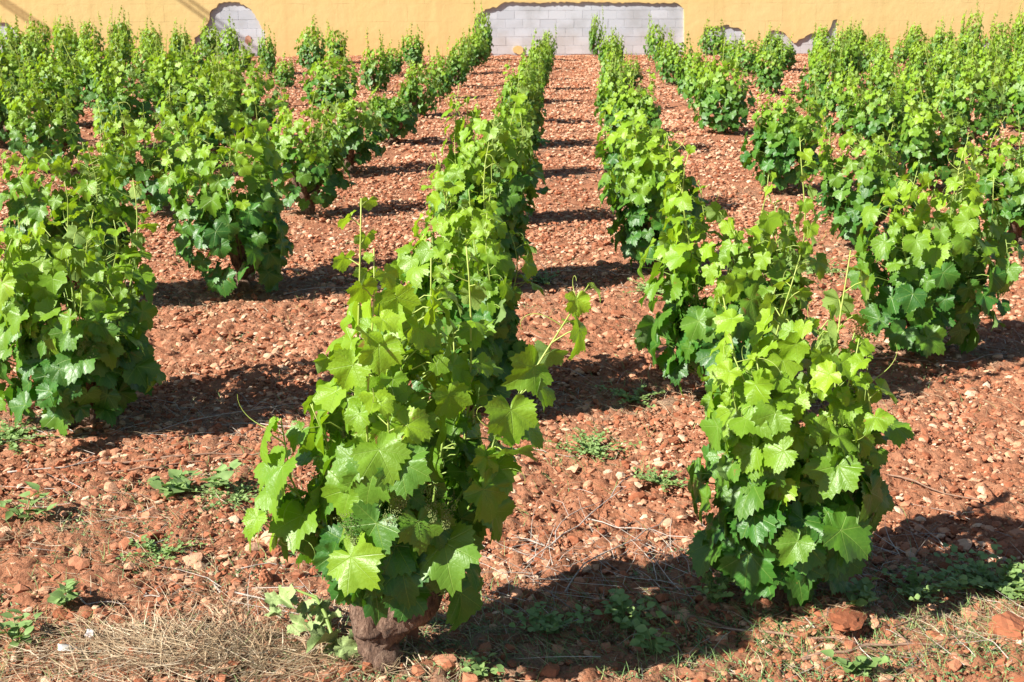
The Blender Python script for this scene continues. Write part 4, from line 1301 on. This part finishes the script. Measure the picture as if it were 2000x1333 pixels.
WEEDS = [
 (-1.55, 4.70, 6, .09, .058, .030, 4, .10, True, "leafy bindweed clump with heart shaped leaves on the open soil"),
 (-1.36, 4.70, 3, .10, .060, .024, 3, .07, True, "smaller pointed bindweed shoot beside the bindweed clump"),
 (-2.02, 4.40, 4, .11, .07, .018, 3, .08, True, "narrow leaved green seedling at the photo's edge on dry litter"),
 (-1.60, 3.70, 3, .09, .045, .025, 3, .05, True, "seedling with rounded pale leaves above the straw heap"),
 (-1.66, 3.46, 4, .08, .05, .016, 3, .05, False, "dark green seedling in the corner grass"),
 (-1.42, 4.12, 12, .035, .02, .007, 8, .13, False, "low dark green weed patch in the soil hollow"),
 (-1.27, 4.62, 16, .03, .016, .006, 8, .17, False, "creeping fine leaved weed in front of the bindweed"),
 (-2.48, 5.32, 26, .04, .022, .010, 9, .22, False, "grey green weed mat beside the stake at the scene edge"),
 (.14, 5.24, 22, .05, .018, .008, 9, .17, False, "feathery grey green weed between the two front vines"),
 (.42, 4.86, 16, .04, .018, .007, 8, .13, False, "small feathery weed under the second feathery clump by the shadow"),
 (1.50, 4.02, 26, .08, .030, .013, 9, .20, False, "dense clover patch at the right end of the front shadow"),
 (1.20, 3.93, 12, .08, .026, .012, 7, .13, False, "loose clover sprigs between the clover patch and the front vine"),
 (1.62, 3.62, 8, .05, .03, .016, 5, .10, False, "small clover tuft in the front corner"),
 (.52, 3.84, 9, .12, .028, .012, 6, .10, False, "upright leafy weed at the foot of the front right vine"),
 (.22, 3.70, 8, .07, .034, .016, 5, .10, False, "round leaved weed in the middle of the front shade edge"),
 (-.02, 3.66, 9, .06, .03, .013, 6, .12, False, "clover sprigs at the near edge of the front vine's shadow"),
 (.30, 3.52, 4, .06, .05, .016, 3, .05, False, "broad leaved seedling at the bottom edge of the shade"),
 (.90, 3.46, 4, .06, .04, .02, 4, .06, False, "bright seedling in front of the red mound"),
 (.98, 3.80, 6, .06, .04, .02, 4, .07, False, "blue green seedling on top of the red mound"),
 (.36, 5.95, 12, .05, .024, .010, 7, .14, False, "green weed in the lane before the second right vine"),
 (.62, 8.05, 18, .04, .022, .010, 8, .20, False, "weed fringe under the third vine of the right row"),
 (-.1, 8.2, 14, .05, .022, .010, 7, .18, False, "grassy weed in the shadow of the third left vine"),
 (1.78, 8.66, 24, .06, .026, .011, 8, .26, False, "grey green weed patch behind the spurge"),
 (-.22, 3.36, 4, .05, .03, .012, 4, .06, False, "tiny green seedling on the sunlit soil just right of the front trunk"),
 (2.32, 3.4 + 4.5, 12, .05, .022, .010, 7, .2, False, "weed patch on the soil behind the broad right vine"),
]
for k, (x, y, st, hh, lL, lW, per, spd, heart, lab) in enumerate(WEEDS):
    st = int(st * 1.7); spd *= 1.35; per += 1
    me = weed_mesh(k, st, hh, lL, lW, per, spd, heart)
    tag(obj("weed", me, None, (x, y, gz(x, y) + .01)), lab, "weed", "small weeds on the vineyard soil")
# spurge with yellow green heads
q = random.Random(8)
sp = empty("spurge_plant", (1.50, 6.2, gz(1.5, 6.2)))
tag(sp, "wispy spurge with yellow green heads between the vines on the right", "wild plant")
V, F = [], []; bm = bmesh.new()
for k in range(9):
    a = q.uniform(0, 6.28); rr_ = q.uniform(.03, .10); hh = q.uniform(.24, .40)
    add_tube(V, F, [(0, 0, 0), (rr_ * .4 * math.cos(a), rr_ * .4 * math.sin(a), hh * .6), (rr_ * math.cos(a), rr_ * math.sin(a), hh)], [.002, .0018, .001], 4, False)
    for j in range(26):
        b = q.uniform(0, 6.28); c = q.uniform(0, .045)
        mm = Matrix.Translation((rr_ * math.cos(a) + c * math.cos(b), rr_ * math.sin(a) + c * math.sin(b), hh + q.uniform(-.05, .02))) @ Matrix.Rotation(q.uniform(0, 3), 4, 'X') @ Matrix.Rotation(q.uniform(0, 3), 4, 'Y') @ Matrix.Diagonal((1, .7, .2, 1))
        bmesh.ops.create_icosphere(bm, subdivisions=1, radius=q.uniform(.004, .008), matrix=mm)
obj("stem", mesh_np("stem", V, F, [M_SHOOT]), sp)
me = bpy.data.meshes.new("flower_head"); bm.to_mesh(me); bm.free(); me.materials.append(M_SPURGE)
obj("flower_head", me, sp)

# wilted cut shoot beside the front trunk
cut = empty("cut_shoot", (-.68, 3.44, gz(-.68, 3.44)))
tag(cut, "cut vine shoot with wilting pale leaves lying left of the front trunk", "cut shoot")
V, F = [], []
add_tube(V, F, [(.04, -.02, .02), (.0, .02, .06), (-.03, .08, .10), (-.07, .15, .12), (-.15, .22, .11), (-.24, .26, .06)], [.0075, .007, .0065, .005, .004, .002], 6)
obj("stem", mesh_np("stem", V, F, [M_SHOOT]), cut)
WL = []
for i in range(3):
    v, f, u = leaf_shape(500 + i, 40, 3)
    v = np.array(v); v[:, 2] += .5 * np.abs(v[:, 0]) ** 1.2 + .12 * np.sin(v[:, 0] * 8 + i)
    WL.append(mesh_np("wilted_leaf", v, f, [M_WILT]))
for i in range(17):
    o = obj("leaf", WL[i % 3], cut)
    f = i / 16
    o.location = (.07 - .28 * f + q.uniform(-.05, .07), -.04 + .26 * f + q.uniform(-.05, .05), q.uniform(.02, .14))
    o.rotation_euler = (q.uniform(-.9, .9), q.uniform(-1.1, 1.1), q.uniform(0, 6.28))
    s = q.uniform(.035, .07); o.scale = (s * .8, s, s)

# a small pink bloom by the wall behind the vines
rose = empty("pink_flower_plant", (6.9, 31.0, gz(6.9, 31.0)))
tag(rose, "small plant with a pink bloom at the foot of the ochre wall", "wild plant")
obj("foliage", weed_mesh(91, 9, .35, .06, .03, 6, .12), rose)
bm = bmesh.new()
for j in range(14):
    bmesh.ops.create_icosphere(bm, subdivisions=1, radius=.025, matrix=Matrix.Translation((q.uniform(-.06, .06), q.uniform(-.06, .06), .42 + q.uniform(-.06, .06))))
me = bpy.data.meshes.new("bloom"); bm.to_mesh(me); bm.free(); me.materials.append(simple("pink_petals", (.6, .2, .3), .6))
obj("bloom", me, rose)
